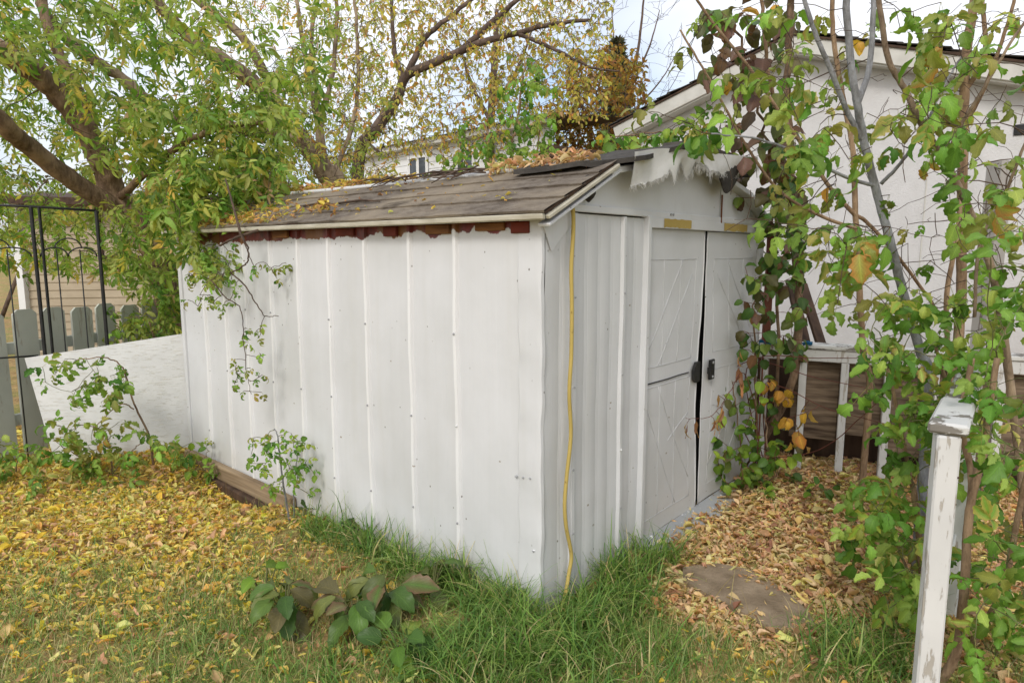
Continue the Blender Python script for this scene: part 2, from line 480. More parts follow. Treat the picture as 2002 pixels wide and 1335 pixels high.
def merge_t(parts):
    V = []; T = []; S = []; U = []; n = 0
    for v, t, s, u in parts:
        V.append(v); T.append(t + n); S.append(s); U.append(u); n += len(v)
    return np.vstack(V), np.vstack(T), np.concatenate(S), np.vstack(U)

def place_t(tm, ang=0, pos=(0, 0, 0), sc=1.0, droop=0.0, roll=0.0):
    v = tm[0] * sc
    Rm = np.array(Matrix.Rotation(ang, 3, 'Z') @ Matrix.Rotation(droop, 3, 'Y') @ Matrix.Rotation(roll, 3, 'X'))
    return v @ Rm.T + np.array(pos), tm[1], tm[2], tm[3]

def stalk_t(L, r=.008, droop=0.0):
    v, t = tube_t([(0, 0, 0), (L * .5, 0, -droop * L * .15), (L, 0, -droop * L * .5)], [r, r * .8, r * .7], 3, False)
    return v, t, np.full(len(v), -1.0), np.zeros((len(v), 2))

def compound(seed, k=3, n=6, teeth=.25, W=.30, mid=False, curl=.5):
    r = np.random.default_rng(seed); parts = [stalk_t(.95 if k > 3 else .82, .012, .6)]
    if k == 3: spots = [(.80, 0, .95), (.42, 1.1, .8), (.42, -1.1, .8)]
    elif k == 5: spots = [(.95, 0, .8), (.78, .85, .7), (.78, -.85, .7), (.42, 1.05, .6), (.42, -1.05, .6)]
    else: spots = [(.95, 0, .62), (.85, .8, .58), (.85, -.8, .58), (.58, 1.0, .55), (.58, -1.0, .55), (.3, 1.1, .45), (.3, -1.1, .45)]
    for x, a, sc in spots:
        lt = leaflet(1.0, W * r.uniform(.85, 1.15), n, teeth, r.uniform(.05, .4), curl * r.uniform(.3, 1.8), r.uniform(-.5, .5), mid, .02 if mid else 0, .8, int(r.integers(1e6)))
        parts.append(place_t(lt, a + r.uniform(-.25, .25), (x, 0, -.3 * x * x), sc * r.uniform(.85, 1.1), r.uniform(-.1, .7), r.uniform(-.5, .5)))
    return merge_t(parts)

T_ASH = [compound(100 + i, 5, 4, .10, .15, curl=.9) for i in range(6)] + [compound(120 + i, 3, 4, .12, .17, curl=1.0) for i in range(4)]
T_MAP = [compound(200 + i, 3, 8, .2, .25, True, 1.1) for i in range(9)] + [compound(230 + i, 5, 8, .2, .25, True, .9) for i in range(5)]
T_OVAL = [leaflet(1.0, .33 + .03 * (i % 3), 8, .05, .12 + .08 * (i % 3), .35 + .35 * (i % 4), .3 * ((i % 3) - 1), True, .02, .75, 300 + i) for i in range(8)]
T_WEED = [leaflet(1.0, .22 + .03 * (i % 3), 12, .03, .10 + .08 * (i % 3), .7 + .35 * (i % 4), .3 * ((i % 3) - 1), True, .02, .9, 400 + i) for i in range(8)]
T_SMALL = [leaflet(1.0, .24, 3, 0, .3, .6 * i, .3, False, 0, .85, 500 + i) for i in range(3)]
T_DRY = []
for i in range(12):
    T_DRY.append(leaflet(1.0, [.08, .11, .14, .18, .24, .10][i % 6], 4, [.1, .3, .2, .4][i % 4], [.4, .8, .15, .5, 1.0, .1][i % 6], [.3, .8, -.4, 1.2, -.8, .15, 1.7][i % 7], [.5, -.9, .2, 1.4, -.3][i % 5], False, .03, .8, 600 + i))

def leaf_cols(tm, base, edge=None, mid=None):
    """per-vertex colour for one leaf: base in the blade, edge tint, stalk tint"""
    S = tm[2]; b = np.asarray(base, float); e = np.asarray(edge if edge is not None else b * .88)
    c = b[None] * (1 - np.clip(S, 0, 1)[:, None]) + e[None] * np.clip(S, 0, 1)[:, None]
    c[S < 0] = np.asarray(mid if mid is not None else b * 1.1)
    return np.clip(c, 0, 1)

def frames(X, N):
    X = X / (np.linalg.norm(X, axis=1, keepdims=True) + 1e-9)
    Y = np.cross(N, X); Y /= np.linalg.norm(Y, axis=1, keepdims=True) + 1e-9
    return np.stack([X, Y, np.cross(X, Y)], axis=2)

def leaf_mass(P, X, N, size, tms, base, edge=None, acc=None):
    P = np.asarray(P); n = len(P); acc = acc or Acc()
    if n == 0: return acc
    Rm = frames(np.asarray(X), np.asarray(N)); size = np.broadcast_to(size, (n,)); which = rng.integers(0, len(tms), n)
    base = np.asarray(base); edge = base * .88 if edge is None else np.asarray(edge)
    for k, tm in enumerate(tms):
        q = np.where(which == k)[0]
        if not len(q): continue
        v = np.einsum('nij,vj->nvi', Rm[q], tm[0]) * size[q][:, None, None] + P[q][:, None]
        S = np.clip(tm[2], 0, 1)[None, :, None]
        c = base[q][:, None] * (1 - S) + edge[q][:, None] * S
        m_ = len(tm[0]); T = tm[1][None] + (np.arange(len(q)) * m_)[:, None, None]
        acc.add(v.reshape(-1, 3), T.reshape(-1, 3), np.clip(c.reshape(-1, 3), 0, 1))
    return acc

def pick(pal, n, jit=.16):
    cols = np.array([p[0] for p in pal]); w = np.array([p[1] for p in pal], float); w /= w.sum()
    c = cols[rng.choice(len(cols), n, p=w)]
    return np.clip(c * (1 + rng.normal(0, jit, (n, 1))) * (1 + rng.normal(0, jit * .35, (n, 3))), .003, .95)

def rdir(n):
    v = rng.normal(0, 1, (n, 3)); return v / np.linalg.norm(v, axis=1, keepdims=True)

# individually placed leaves: a few shared meshes per palette
def leaf_set(tms, pal, mat, n, edge_pal=None):
    out = []
    for i in range(n):
        tm = tms[i % len(tms)]; b = pick(pal, 1, .1)[0]
        e = pick(edge_pal, 1, .1)[0] if edge_pal is not None and i % 4 == 0 else b * .85
        me = raw_mesh('leaf', tm[0], tm[1], leaf_cols(tm, b, e, np.array(lin(150, 150, 88))), tm[3]); me.materials.append(mat); out.append(me)
    return out
def leaf_obj(me, P, X, N, size, parent, base):
    Rm = frames(np.asarray(X, float)[None], np.asarray(N, float)[None])[0] * size
    o = bpy.data.objects.new('leaf', me)
    Mx = Matrix([[*map(float, Rm[i]), float(P[i] - base[i])] for i in range(3)] + [[0, 0, 0, 1]])
    o.parent = parent; o.matrix_local = Mx; col.objects.link(o); return o

# ================================================================ GROUND
def to_shed(x, y):
    dx, dy = x - SC[0], y - SC[1]
    return dx * D2[0] + dy * D2[1], dx * D1[0] + dy * D1[1]
def gz(x, y):
    x = np.asarray(x, float); y = np.asarray(y, float)
    lx, ly = to_shed(x, y)
    near = np.exp(-((x / 9) ** 2 + ((y - 3) / 9) ** 2))
    z = .014 * wav(x, y, 2.2, 1) * near + .008 * wav(x, y, 9, 2) * near - .008
    z = z - .12 * np.exp(-((ly - 2.55) / .48) ** 2) * np.exp(-((lx + .16) / .26) ** 2)
    z = z + .07 * np.exp(-((x - 2.2) / .6) ** 2 - ((y - 4.3) / .45) ** 2)      # leaves banked by the timber frame
    z = z + .05 * np.exp(-((x + 2.75) / .5) ** 2 - ((y - 4.85) / .35) ** 2)
    return z
fx = np.concatenate([-np.geomspace(160, 5.4, 14), np.linspace(-5.2, 5.2, 270), np.geomspace(5.4, 160, 14)])
fy = np.concatenate([-np.geomspace(40, 1.0, 8), np.linspace(-.6, 8.0, 240), np.geomspace(8.3, 260, 16)])
GX, GY = np.meshgrid(fx, fy, indexing='ij')
ground = Acc().grid(np.dstack([GX, GY, gz(GX, GY)]), flip=True).obj('ground', MT['soil'], smooth=True)
kind(ground, 'structure')

# ================================================================ SHED
SHED_ROT = math.atan2(D2[1], D2[0])
shed = thing('garden_shed', 'white painted metal garden shed with double doors and brown roof', 'shed', SC, SHED_ROT)
W_, L_, EZ = 2.45, 3.44, 1.735            # width of front, length of side, eave height
BRK, PEAK = (.42, 1.968), (W_ / 2, 2.125)

def side_x(y, z):       # how far the dented side wall stands off its plane (towards -x)
    return .007 * wav(y, z, 1.1, 3) + .0035 * wav(y, z, 4.0, 4) * (1 - z / 2.2)
def front_y(x, z):
    return .006 * wav(x, z, 1.3, 5) + .0035 * wav(x, z, 4.5, 6) * (1 - z / 2.4)
zr = np.linspace(0.0, EZ, 34)
ribs = [.11, .48, .80, 1.15, 1.48, 1.80, 2.12, 2.44, 2.73, 3.05, L_]
def side_panel(y0, y1):
    w = y1 - y0; prof = [(0, 0)]
    for cq in (.05 + .22 * (w - .05), .05 + .5 * (w - .05), .05 + .78 * (w - .05)):
        prof += [(cq - .030, 0)]
        for o_ in (-.011, .0, .011): prof += [(cq + o_ - .0035, 0), (cq + o_, .0006), (cq + o_ + .0035, 0)]
        prof += [(cq + .030, 0)]
    prof += [(w + .004, 0)]
    ys = np.array([p[0] for p in prof]) + y0; xs = np.array([p[1] for p in prof])
    Y, Z = np.meshgrid(ys, zr, indexing='ij')
    return Acc().grid(np.dstack([xs[:, None] - side_x(Y, Z), Y, Z]))
for i in range(len(ribs) - 1):
    side_panel(ribs[i], ribs[i + 1]).obj('wall_panel', MT['shed_side'], shed, smooth='auto')
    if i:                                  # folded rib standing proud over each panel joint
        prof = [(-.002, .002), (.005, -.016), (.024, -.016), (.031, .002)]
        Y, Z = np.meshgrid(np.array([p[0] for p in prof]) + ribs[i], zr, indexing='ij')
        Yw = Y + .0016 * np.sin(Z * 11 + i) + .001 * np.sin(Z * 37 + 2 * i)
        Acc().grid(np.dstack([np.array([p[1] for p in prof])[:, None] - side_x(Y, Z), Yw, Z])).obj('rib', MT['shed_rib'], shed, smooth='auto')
# corner trim: folded strip round the near corner, wobbling along its edge
zt = np.linspace(0, EZ - .01, 40)
prof = [(-.006, .118), (-.009, .112), (-.009, .02), (-.008, .004), (-.004, -.006), (.012, -.008), (.02, -.003)]
G = np.zeros((len(prof), len(zt), 3))
for i, (px, py) in enumerate(prof):
    G[i, :, 0] = px - side_x(np.full_like(zt, py), zt) * .6 + .002 * np.sin(zt * 23 + i); G[i, :, 1] = py + .0025 * np.sin(zt * 9 + 1) + .002 * np.sin(zt * 31); G[i, :, 2] = zt
Acc().grid(G, flip=True).obj('corner_trim', MT['shed_white'], shed, smooth='auto')
# far corner, rear and right walls
Acc().box(-.012, .03, L_ - .03, L_ + .012, 0, EZ, .004).obj('corner_trim', MT['shed_white'], shed)
Acc().box(0.03, W_ - .03, L_ - .012, L_, 0, EZ).obj('rear_wall', MT['shed_white'], shed)
Acc().box(W_ - .012, W_, .01, L_ - .012, 0, EZ).obj('right_wall', MT['shed_white'], shed)
# front panels left of the doors
def front_panel(x0, x1, rib):
    w = x1 - x0
    prof = ([(0, -.0005), (.007, -.018), (.026, -.018), (.034, -.0005)] if rib else [(0, 0)]) 
    for cq in ([.05 + .2 * (w - .05), .05 + .5 * (w - .05), .05 + .8 * (w - .05)] if w > .3 else [.05 + .5 * (w - .05)]):
        for o_ in (-.010, .0, .010): prof += [(cq + o_ - .003, 0), (cq + o_, .0010), (cq + o_ + .003, 0)]
    prof += [(w, 0)]
    xs = np.array([p[0] for p in prof]) + x0; ys = np.array([p[1] for p in prof])
    X, Z = np.meshgrid(xs, np.linspace(0, 1.762, 34), indexing='ij')
    return Acc().grid(np.dstack([X, ys[:, None] - front_y(X, Z), Z]), flip=True)
for x0, x1, rb in ((.018, .20, False), (.20, .605, True), (.605, .822, True)):
    front_panel(x0, x1, rb).obj('wall_panel', MT['shed_white'], shed, smooth='auto')
Acc().box(.818, .852, -.034, .012, .0, 1.775, .004).obj('door_jamb', MT['shed_white'], shed)
Acc().box(2.375, 2.40, -.02, .012, .0, 1.715, .004).box(2.40, W_ + .006, -.012, .012, 0, 1.765, .004).obj('door_jamb', MT['shed_white'], shed)
Acc().box(.853, W_ - .02, -.026, .010, 1.716, 1.770, .003).obj('door_header', MT['shed_white'], shed)
for a, b in ((.985, 1.30), (1.74, 2.10)):                 # patches of old glue on the header
    n = 14; xs = np.linspace(a, b, n); top = 1.767 + .002 * rng.uniform(-1, 1, n); bot = 1.722 + .004 * rng.uniform(-1, 1, n)
    P = np.zeros((n, 2, 3)); P[:, 0] = np.c_[xs, np.full(n, -.0285), bot]; P[:, 1] = np.c_[xs, np.full(n, -.0285), top]
    Acc().grid(P, flip=True).obj('glue_patch', MT['yellow_tape'], shed)
# doors
def door(x0, x1, z0, z1, bulge, mirror):
    n, k = 14, 30
    X, Z = np.meshgrid(np.linspace(x0, x1, n), np.linspace(z0, z1, k), indexing='ij')
    U = (X - x0) / (x1 - x0); Vv = (Z - z0) / (z1 - z0)
    if not mirror:   # the free edge of the left door bows away from the right one
        X = X - .045 * U * np.sin(math.pi * np.clip((Vv - .0) / .9, 0, 1)) ** 2
    dent = bulge * np.sin(math.pi * U) * np.sin(math.pi * np.clip(Vv * 1.25, 0, 1)) + .004 * wav(X, Z, 2.2, 8) + .003 * wav(X, Z, 6, 9)
    surf = lambda u, v: None
    Y = .002 - dent
    d = Acc().grid(np.dstack([X, Y, Z]), flip=True).obj('door', MT['shed_white'], shed, smooth=True)
    e = Acc()
    xe = X[-1] if not mirror else X[0]; ye = Y[-1] if not mirror else Y[0]
    e.tube(np.c_[xe, ye - .001, Z[0]], .0045, 6)
    e.obj('door_edge', MT['shed_white'], d, smooth=True)
    # stamped lines of the cross-buck pattern
    def P(u, v):
        i = min(max(u, 0), 1) * (n - 1); j = min(max(v, 0), 1) * (k - 1); a, b = int(min(i, n - 2)), int(min(j, k - 2)); fu, fv = i - a, j - b
        q = lambda A: (A[a, b] * (1 - fu) * (1 - fv) + A[a + 1, b] * fu * (1 - fv) + A[a, b + 1] * (1 - fu) * fv + A[a + 1, b + 1] * fu * fv)
        return np.array([q(X), q(Y) - .0015, q(Z)])
    lines = []
    for va, vb in ((.565, .905), (.06, .50)):
        lines += [((.08, va), (.86, va)), ((.08, vb), (.86, vb)), ((.86, va), (.86, vb)), ((.06, va), (.06, vb))]
        lines += [((.30, va), (.30, vb)), ((.58, va), (.58, vb))]
        if va > .5: lines += [((.10, va + .06), (.62, vb)), ((.24, va), (.80, vb - .05))]
        else: lines += [((.08, vb - .06), (.62, va)), ((.26, vb), (.86, va + .07)), ((.46, .30), (.86, .37))]
    for (a, b) in lines:
        if mirror: a = (1 - a[0], a[1]); b = (1 - b[0], b[1])
        t = np.linspace(0, 1, 12); pts = np.array([P(a[0] + (b[0] - a[0]) * s, a[1] + (b[1] - a[1]) * s) for s in t])
        Acc().tube(pts, .0016, 4).obj('stamped_line', MT['emboss'], d, smooth=True)
    return d, P
dl, PL = door(.853, 1.533, .045, 1.714, .004, False)
dr_, PR = door(1.574, 2.372, .05, 1.712, .03, True)
a = Acc(); q = np.array([PL(s, .515 + .045 * 0 + .0 * s) for s in np.linspace(.06, .82, 9)]); q[:, 1] -= .003
a.tube(q, .0035, 4).obj('latch_rod', MT['black'], dl, smooth=True)
# black sheet standing in for the unlit interior behind the door gap
Acc().box(.83, 2.40, .05, .06, .02, 1.76).obj('gap_shade_sheet', MT['dark'], shed)
# black latch plates
c0 = PL(.97, .51)
pl = Acc(); pl.prism([(c0[0] - .062, c0[2] - .04), (c0[0] - .03, c0[2] - .062), (c0[0] + .012, c0[2] - .055), (c0[0] + .012, c0[2] + .062), (c0[0] - .035, c0[2] + .06), (c0[0] - .068, c0[2] + .015)], 1, c0[1] - .024, c0[1] - .008)
pl.obj('handle', MT['black'], dl)
c1 = PR(.07, .505)
Acc().box(c1[0] - .03, c1[0] + .032, c1[1] - .03, c1[1] - .014, c1[2] - .06, c1[2] + .062, .008).box(c1[0] - .052, c1[0] - .028, c1[1] - .026, c1[1] - .018, c1[2] - .02, c1[2] + .02, .003).obj('handle', MT['black'], dr_)
for zz in (-.042, .045):
    v, t = box_t(.007, .004, .007, .003); Acc().add(v + np.array([c1[0], c1[1] - .033, c1[2] + zz]), t).obj('screw', MT['grey_metal'], dr_)
Acc().prism([(-.145, .004), (-.03, .004), (.0, .012), (.0, .045), (-.022, .042), (-.13, .014)], 0, .87, 2.35).obj('threshold', MT['grey_metal'], shed)
# gable
gab = Acc(); gy = -.012
poly = [(.045, 1.792), (1.70, 1.792), (1.70, 2.045), (W_ / 2, 2.112), (.44, 1.972), (.06, 1.80)]
gab.prism([(p[0], p[1]) for p in poly], 1, gy, gy + .01).obj('gable_panel', MT['shed_white'], shed)
gab = Acc(); gab.prism([(1.703, 1.792), (2.405, 1.792), (2.39, 1.80), (2.03, 1.972), (1.703, 2.044)], 1, gy - .003, gy + .008).obj('gable_panel', MT['shed_white'], shed)
Acc().box(.02, 1.698, -.024, -.004, 1.768, 1.800, .003).obj('gable_lip', MT['shed_white'], shed)
Acc().box(1.702, 2.43, -.027, -.004, 1.769, 1.801, .003).obj('gable_lip', MT['shed_white'], shed)
Acc().box(1.6965, 1.7045, -.0285, -.02, 1.765, 1.93, .001).obj('rust_streak', MT['rust'], shed)
Acc().box(.06, 2.38, -.030, -.026, 1.8165, 1.8185, .0005).obj('stamped_line', MT['emboss'], shed) if False else None
for xx in (1.06, 1.085):
    v, t = tube_t([(xx, -.0305, 1.789), (xx, -.024, 1.789)], .006, 10); Acc().add(v, t).obj('rivet', MT['grey_metal'], shed)
# screws up the side ribs and front ribs
for i, yy in enumerate(ribs[1:-1]):
    for zz in (.30, .78, 1.22):
        if rng.uniform() < .75:
            x = -.020 - float(side_x(yy + .016, zz)); v, t = tube_t([(x - .004, yy + .016, zz), (x + .002, yy + .016, zz)], [.004, .006], 6)
            Acc().add(v, t).obj('screw', MT['grey_metal'], shed)
for xx in (.215, .62):
    for zz in (.32, .62, 1.0, 1.4):
        y = -.019 - float(front_y(xx, zz)); v, t = tube_t([(xx, y - .004, zz), (xx, y + .002, zz)], [.004, .006], 6); Acc().add(v, t).obj('screw', MT['grey_metal'], shed)
# corner screws low on the trim (as in the photo)
for yy, zz in ((.09, .62), (.13, .615), (.05, .625), (.03, .30)):
    x = -.012 - float(side_x(yy, zz)); v, t = tube_t([(x - .005, yy, zz), (x + .003, yy, zz)], [.004, .007], 6); Acc().add(v, t).obj('screw', MT['grey_metal'], shed)
# top strip of red-stained timber and wood blocks under the eave
Acc().box(.012, .04, .02, L_ - .03, 1.70, 1.765, .003).obj('eave_plate', MT['red_wood'], shed)
for px, w, mt_ in ((545, .16, 'raw_wood'), (672, .16, 'red_wood'), (853, .16, 'raw_wood'), (955, .17, 'raw_wood'), (760, .10, 'red_wood'), (1015, .10, 'red_wood')):
    y, z = side_yz(px, 455 - (px - 540) * .04, -.02)
    Acc().box(-.019, .002, y - w / 2, y + w / 2, 1.682 + .010 * rng.uniform(-1, 1), 1.722, .003).obj('wood_block', MT[mt_], shed)
# base sill
sl = Acc(); sl.beam((-.030, 1.95, .005), (-.045, 3.42, .035), .05, .12, e=.008); sl.obj('base_sill', MT['sill'], shed)
Acc().beam((-.085, 1.9, -.075), (-.06, 3.2, -.045), .05, .07, e=.012).obj('base_sill', MT['dark_wood'], shed)
# --- roof: lower near slope made of overlapping courses
rx = np.array([BRK[0] + .065, BRK[1] - 1.735]); rl = np.linalg.norm(rx); rx /= rl       # slope direction from eave (-.065, 1.742)
rn = np.array([-rx[1], rx[0]])
EA = np.array([-.075, 1.742])
def roof_pt(u, y, h):           # u metres up the slope, h above it
    p = EA + rx * u + rn * h; return np.array([p[0], y, p[1]])
deck = Acc(); deck.prism([tuple(EA), tuple(EA + rx * (rl + .01)), tuple(EA + rx * (rl + .01) + rn * .012), tuple(EA + rn * .012)], 1, -.075, L_ + .05)
deck.obj('roof_deck', MT['dark_wood'], shed)
nc = 4
for k in range(nc):
    u0 = rl * k / nc - (.012 if k == 0 else 0.0); u1 = rl * (k + 1) / nc + .03
    ny = 90; ys = np.linspace(-.085, L_ + .06, ny)
    jag = .004 * wav(ys, ys * 0 + k, 6, 10) + .003 * rng.uniform(-1, 1, ny) + (.018 * np.exp(-((ys - 1.75) / .12) ** 2) if k == 0 else 0)
    lift = .0035 * np.abs(wav(ys, ys * 0 + 3 * k, 3, 11))
    G = np.zeros((5, ny, 3))
    for j in range(ny):
        G[0, j] = roof_pt(u0 + jag[j], ys[j], .0125 + .002 * k * 0)
        G[1, j] = roof_pt(u0 + jag[j], ys[j], .0215 + lift[j])
        for a_, f_ in ((2, .3), (3, .65), (4, 1.0)):
            uu = u0 + (u1 - u0) * f_
            G[a_, j] = roof_pt(uu, ys[j], .0215 + lift[j] * (1 - f_) - .008 * f_ + .002 * math.sin(ys[j] * 5 + a_ + k))
    Acc().grid(G).obj('shingle_course', MT['roofing'], shed, smooth=False)
# far slopes
up = Acc()
def roof_slab(a, b, y0, y1, t=.016):
    a = np.array(a); b = np.array(b); d = (b - a) / np.linalg.norm(b - a); n = np.array([-d[1], d[0]])
    return Acc().prism([tuple(a), tuple(b), tuple(b + n * t), tuple(a + n * t)], 1, y0, y1)
roof_slab((BRK[0] - .005, BRK[1] + .006), PEAK, -.02, L_ + .05).obj('roof_upper_slope', MT['roofing'], shed)
roof_slab(PEAK, (W_ - BRK[0], BRK[1] + .006), -.02, L_ + .05).obj('roof_upper_slope', MT['roofing'], shed)
roof_slab((W_ - BRK[0], BRK[1]), (W_ + .075, 1.742), -.05, L_ + .05).obj('roof_lower_slope', MT['roofing'], shed)
# black felt lapped over the top, sagging past the gable
nx, ny = 40, 9
xs = np.linspace(BRK[0] - .13, 1.98, nx); ext = np.where(xs < 1.15, .14, .10) + .02 * np.sin(xs * 15)
ext[0:6] = np.linspace(-.02, .14, 6)
G = np.zeros((nx, ny, 3)); G2 = np.zeros((nx, ny, 3))
for i, x in enumerate(xs):
    zt_ = (BRK[1] + (PEAK[1] - BRK[1]) * (x - BRK[0]) / (PEAK[0] - BRK[0]) if x < PEAK[0] else PEAK[1] - (PEAK[1] - BRK[1]) * (x - PEAK[0]) / (PEAK[0] - BRK[0]) * .6) + .045
    for j in range(ny):
        y = -ext[i] + (ext[i] + .4) * j / (ny - 1)
        G[i, j] = (x, y, zt_ + .008 * math.sin(x * 9 + y * 7) + (.02 * (x - .9) if x < 1.1 and y < 0 else 0)); G2[i, j] = G[i, j] + np.array([0, .002, -.022])
ft = Acc().grid(G, flip=True).grid(G2); eg = np.stack([G[:, 0], G2[:, 0]], 1); ft.grid(eg, flip=False); ft.grid(np.stack([G[0], G2[0]], 1)); ft.grid(np.stack([G[-1], G2[-1]], 1))
ft.obj('roof_felt', MT['felt'], shed)
Acc().prism([(.95, 2.115), (1.75, 2.122), (1.72, 2.14), (1.3, 2.152), (.97, 2.142)], 1, -.125, -.02).obj('felt_lap', MT['felt'], shed)
# white flashing along the break
fl = Acc(); ys = np.linspace(.02, 2.95, 40)
fl.tube(np.c_[BRK[0] - .012 + .006 * np.sin(ys * 3), ys, BRK[1] + .034 - .012 * np.sin(ys * 1.1)], .013, 8).obj('ridge_flashing', MT['shed_white'], shed, smooth=True)
# eave trim, rake trim
Acc().beam((-.083, -.075, 1.7335), (-.083, L_ + .05, 1.7335), .026, .025, e=.005).obj('eave_trim', MT['cream'], shed)
a = Acc(); p0 = EA + rn * -.012; p1 = EA + rx * (rl + .03) - rn * .012
a.beam((p0[0], -.082, p0[1]), (p1[0], -.082, p1[1]), .022, .018, e=.004); a.obj('rake_trim', MT['cream'], shed)
a = Acc(); p0 = EA + rx * .0 - rn * .045; p1 = EA + rx * (rl + .05) - rn * .042
a.beam((p0[0], -.052, p0[1]), (p1[0], -.052, p1[1]), .06, .014, e=.004); a.obj('rake_trim', MT['shed_white'], shed)
a = Acc(); a.beam((BRK[0] - .02, -.045, BRK[1] - .02), (PEAK[0], -.045, PEAK[1] - .02), .07, .03, e=.004); a.obj('rake_trim', MT['shed_white'], shed)
a = Acc(); a.beam((PEAK[0], -.045, PEAK[1] - .02), (W_ - BRK[0], -.045, BRK[1] - .02), .07, .03, e=.004); a.beam((W_ - BRK[0], -.048, BRK[1] - .022), (W_ + .07, -.048, 1.725), .07, .03, e=.004); a.obj('rake_trim', MT['shed_white'], shed)
# box gusset at the near eave, bent metal closing the corner
Acc().prism([(-.02, 1.73), (.20, 1.778), (.20, 1.72), (.05, 1.60)], 1, -.013, -.0085).obj('gusset', MT['shed_white'], shed)

# ---------------------------------------------------------------- hose, torn sheet, rags on the shed
def front_path(px, off):
    return np.array([shed_pt(*(lambda q: (q[0], off, q[1]))(front_xz(x, y, off))) for x, y in px])
hp = smooth_path(front_path([(1122, 372), (1115, 388), (1120, 410), (1121, 450), (1117, 520), (1118, 600), (1117, 690), (1113, 770), (1116, 850), (1108, 930), (1104, 985), (1107, 1030), (1114, 1065), (1117, 1090), (1112, 1122)], -.035), 7)
hp = np.vstack([hp, smooth_path([hp[-1], front_path([(1106, 1158)], -.05)[0], gnd(1097, 1195, .02), gnd(1090, 1222, .012), gnd(1100, 1245, .012)], 6)[1:]])
tag(Acc().tube(hp, .0088, 8).obj('garden_hose', MT['hose'], smooth=True), 'yellow garden hose hanging down the front of the shed by its corner', 'hose')

sh_o = -.135
def sheet(px_top, px_bot, off, nseg=150, rows=16, rag=.05):
    tp = smooth_path(np.array([[*front_xz(x, y, off), 0] for x, y in px_top]), 12); bt = smooth_path(np.array([[*front_xz(x, y, off), 0] for x, y in px_bot]), 12)
    def res(P, n):
        d = np.concatenate([[0], np.cumsum(np.linalg.norm(np.diff(P, axis=0), axis=1))]); t = np.linspace(0, d[-1], n); return np.c_[np.interp(t, d, P[:, 0]), np.interp(t, d, P[:, 1])]
    tp, bt = res(tp, nseg), res(bt, nseg)
    bt[:, 1] += rag * (rng.uniform(-1, .5, nseg) * .10 + .16 * wav(bt[:, 0] * 3, bt[:, 0] * 0, 12, 17))
    G = np.zeros((nseg, rows, 3))
    for j in range(rows):
        f = j / (rows - 1); q = tp * (1 - f) + bt * f
        y = off + .010 * np.sin(q[:, 0] * 11 + f * 2) * (.3 + f) + .02 * f
        G[:, j] = [shed_pt(q[i, 0], y[i], q[i, 1]) for i in range(nseg)]
    return G
G = sheet([(1241, 297), (1300, 290), (1360, 296), (1420, 302), (1482, 308)], [(1246, 362), (1270, 358), (1296, 346), (1314, 334), (1324, 352), (1338, 318), (1356, 346), (1372, 316), (1400, 334), (1445, 340), (1486, 326)], sh_o)
a = Acc().grid(G).grid(G + D1 * .003, flip=True)
for k in range(620):                                   # frayed threads
    i = rng.integers(0, 150); p = G[i, -1]; L = rng.uniform(.004, .026) * (2.4 if 66 < i < 88 else 1)
    a.tube([p + (0, 0, .004), p + rdir(1)[0] * .004 - (0, 0, L * .5), p + rdir(1)[0] * .009 - (0, 0, L)], [.0012, .001, .0006], 3, False)
tag(a.obj('torn_sheet', MT['woven'], smooth=True), 'torn white woven sheet hanging ragged from the shed roof edge above the doors', 'sheet')
def rag(px, off, name, label, cat, seed, sx, sz):
    r = np.random.default_rng(seed); x, z = front_xz(*px, off); n, m_ = 14, 12
    th, ph = np.meshgrid(np.linspace(0, 2 * math.pi, n), np.linspace(0, math.pi, m_), indexing='ij')
    s = 1 + .25 * np.sin(3 * th + 2 * ph + seed) + .2 * np.sin(5 * ph + th * 2) + .08 * r.uniform(-1, 1, th.shape); s[-1] = s[0]
    X = x + sx * s * np.cos(th) * np.sin(ph) * (1 - .35 * np.cos(ph) * -1); Y = off - .012 + .03 * s * np.sin(th) * np.sin(ph); Z = z + sz * np.cos(ph) * (1 + .1 * np.sin(3 * th))
    P = np.dstack([X, Y, Z]); W3 = SC + P[..., :1] * D2 + P[..., 1:2] * D1 + P[..., 2:] * np.array([0, 0, 1.])
    return tag(Acc().grid(W3, flip=True).obj(name, MT['felt'], smooth=True), label, cat)
rag((1147, 369), -.03, 'felt_clump', 'dark clump of felt stuck under the roof edge beside the hose', 'felt', 3, .032, .055)
# black flap hanging below the torn sheet at the right
G = sheet([(1404, 318), (1435, 324), (1462, 326)], [(1412, 350), (1426, 376), (1440, 372), (1452, 350), (1462, 338)], -.12, 24, 8, .01)
tag(Acc().grid(G).grid(G + D1 * .006, flip=True).obj('felt_flap', MT['felt'], smooth=True), 'black torn felt flap under the white sheet at the gable right side', 'felt')

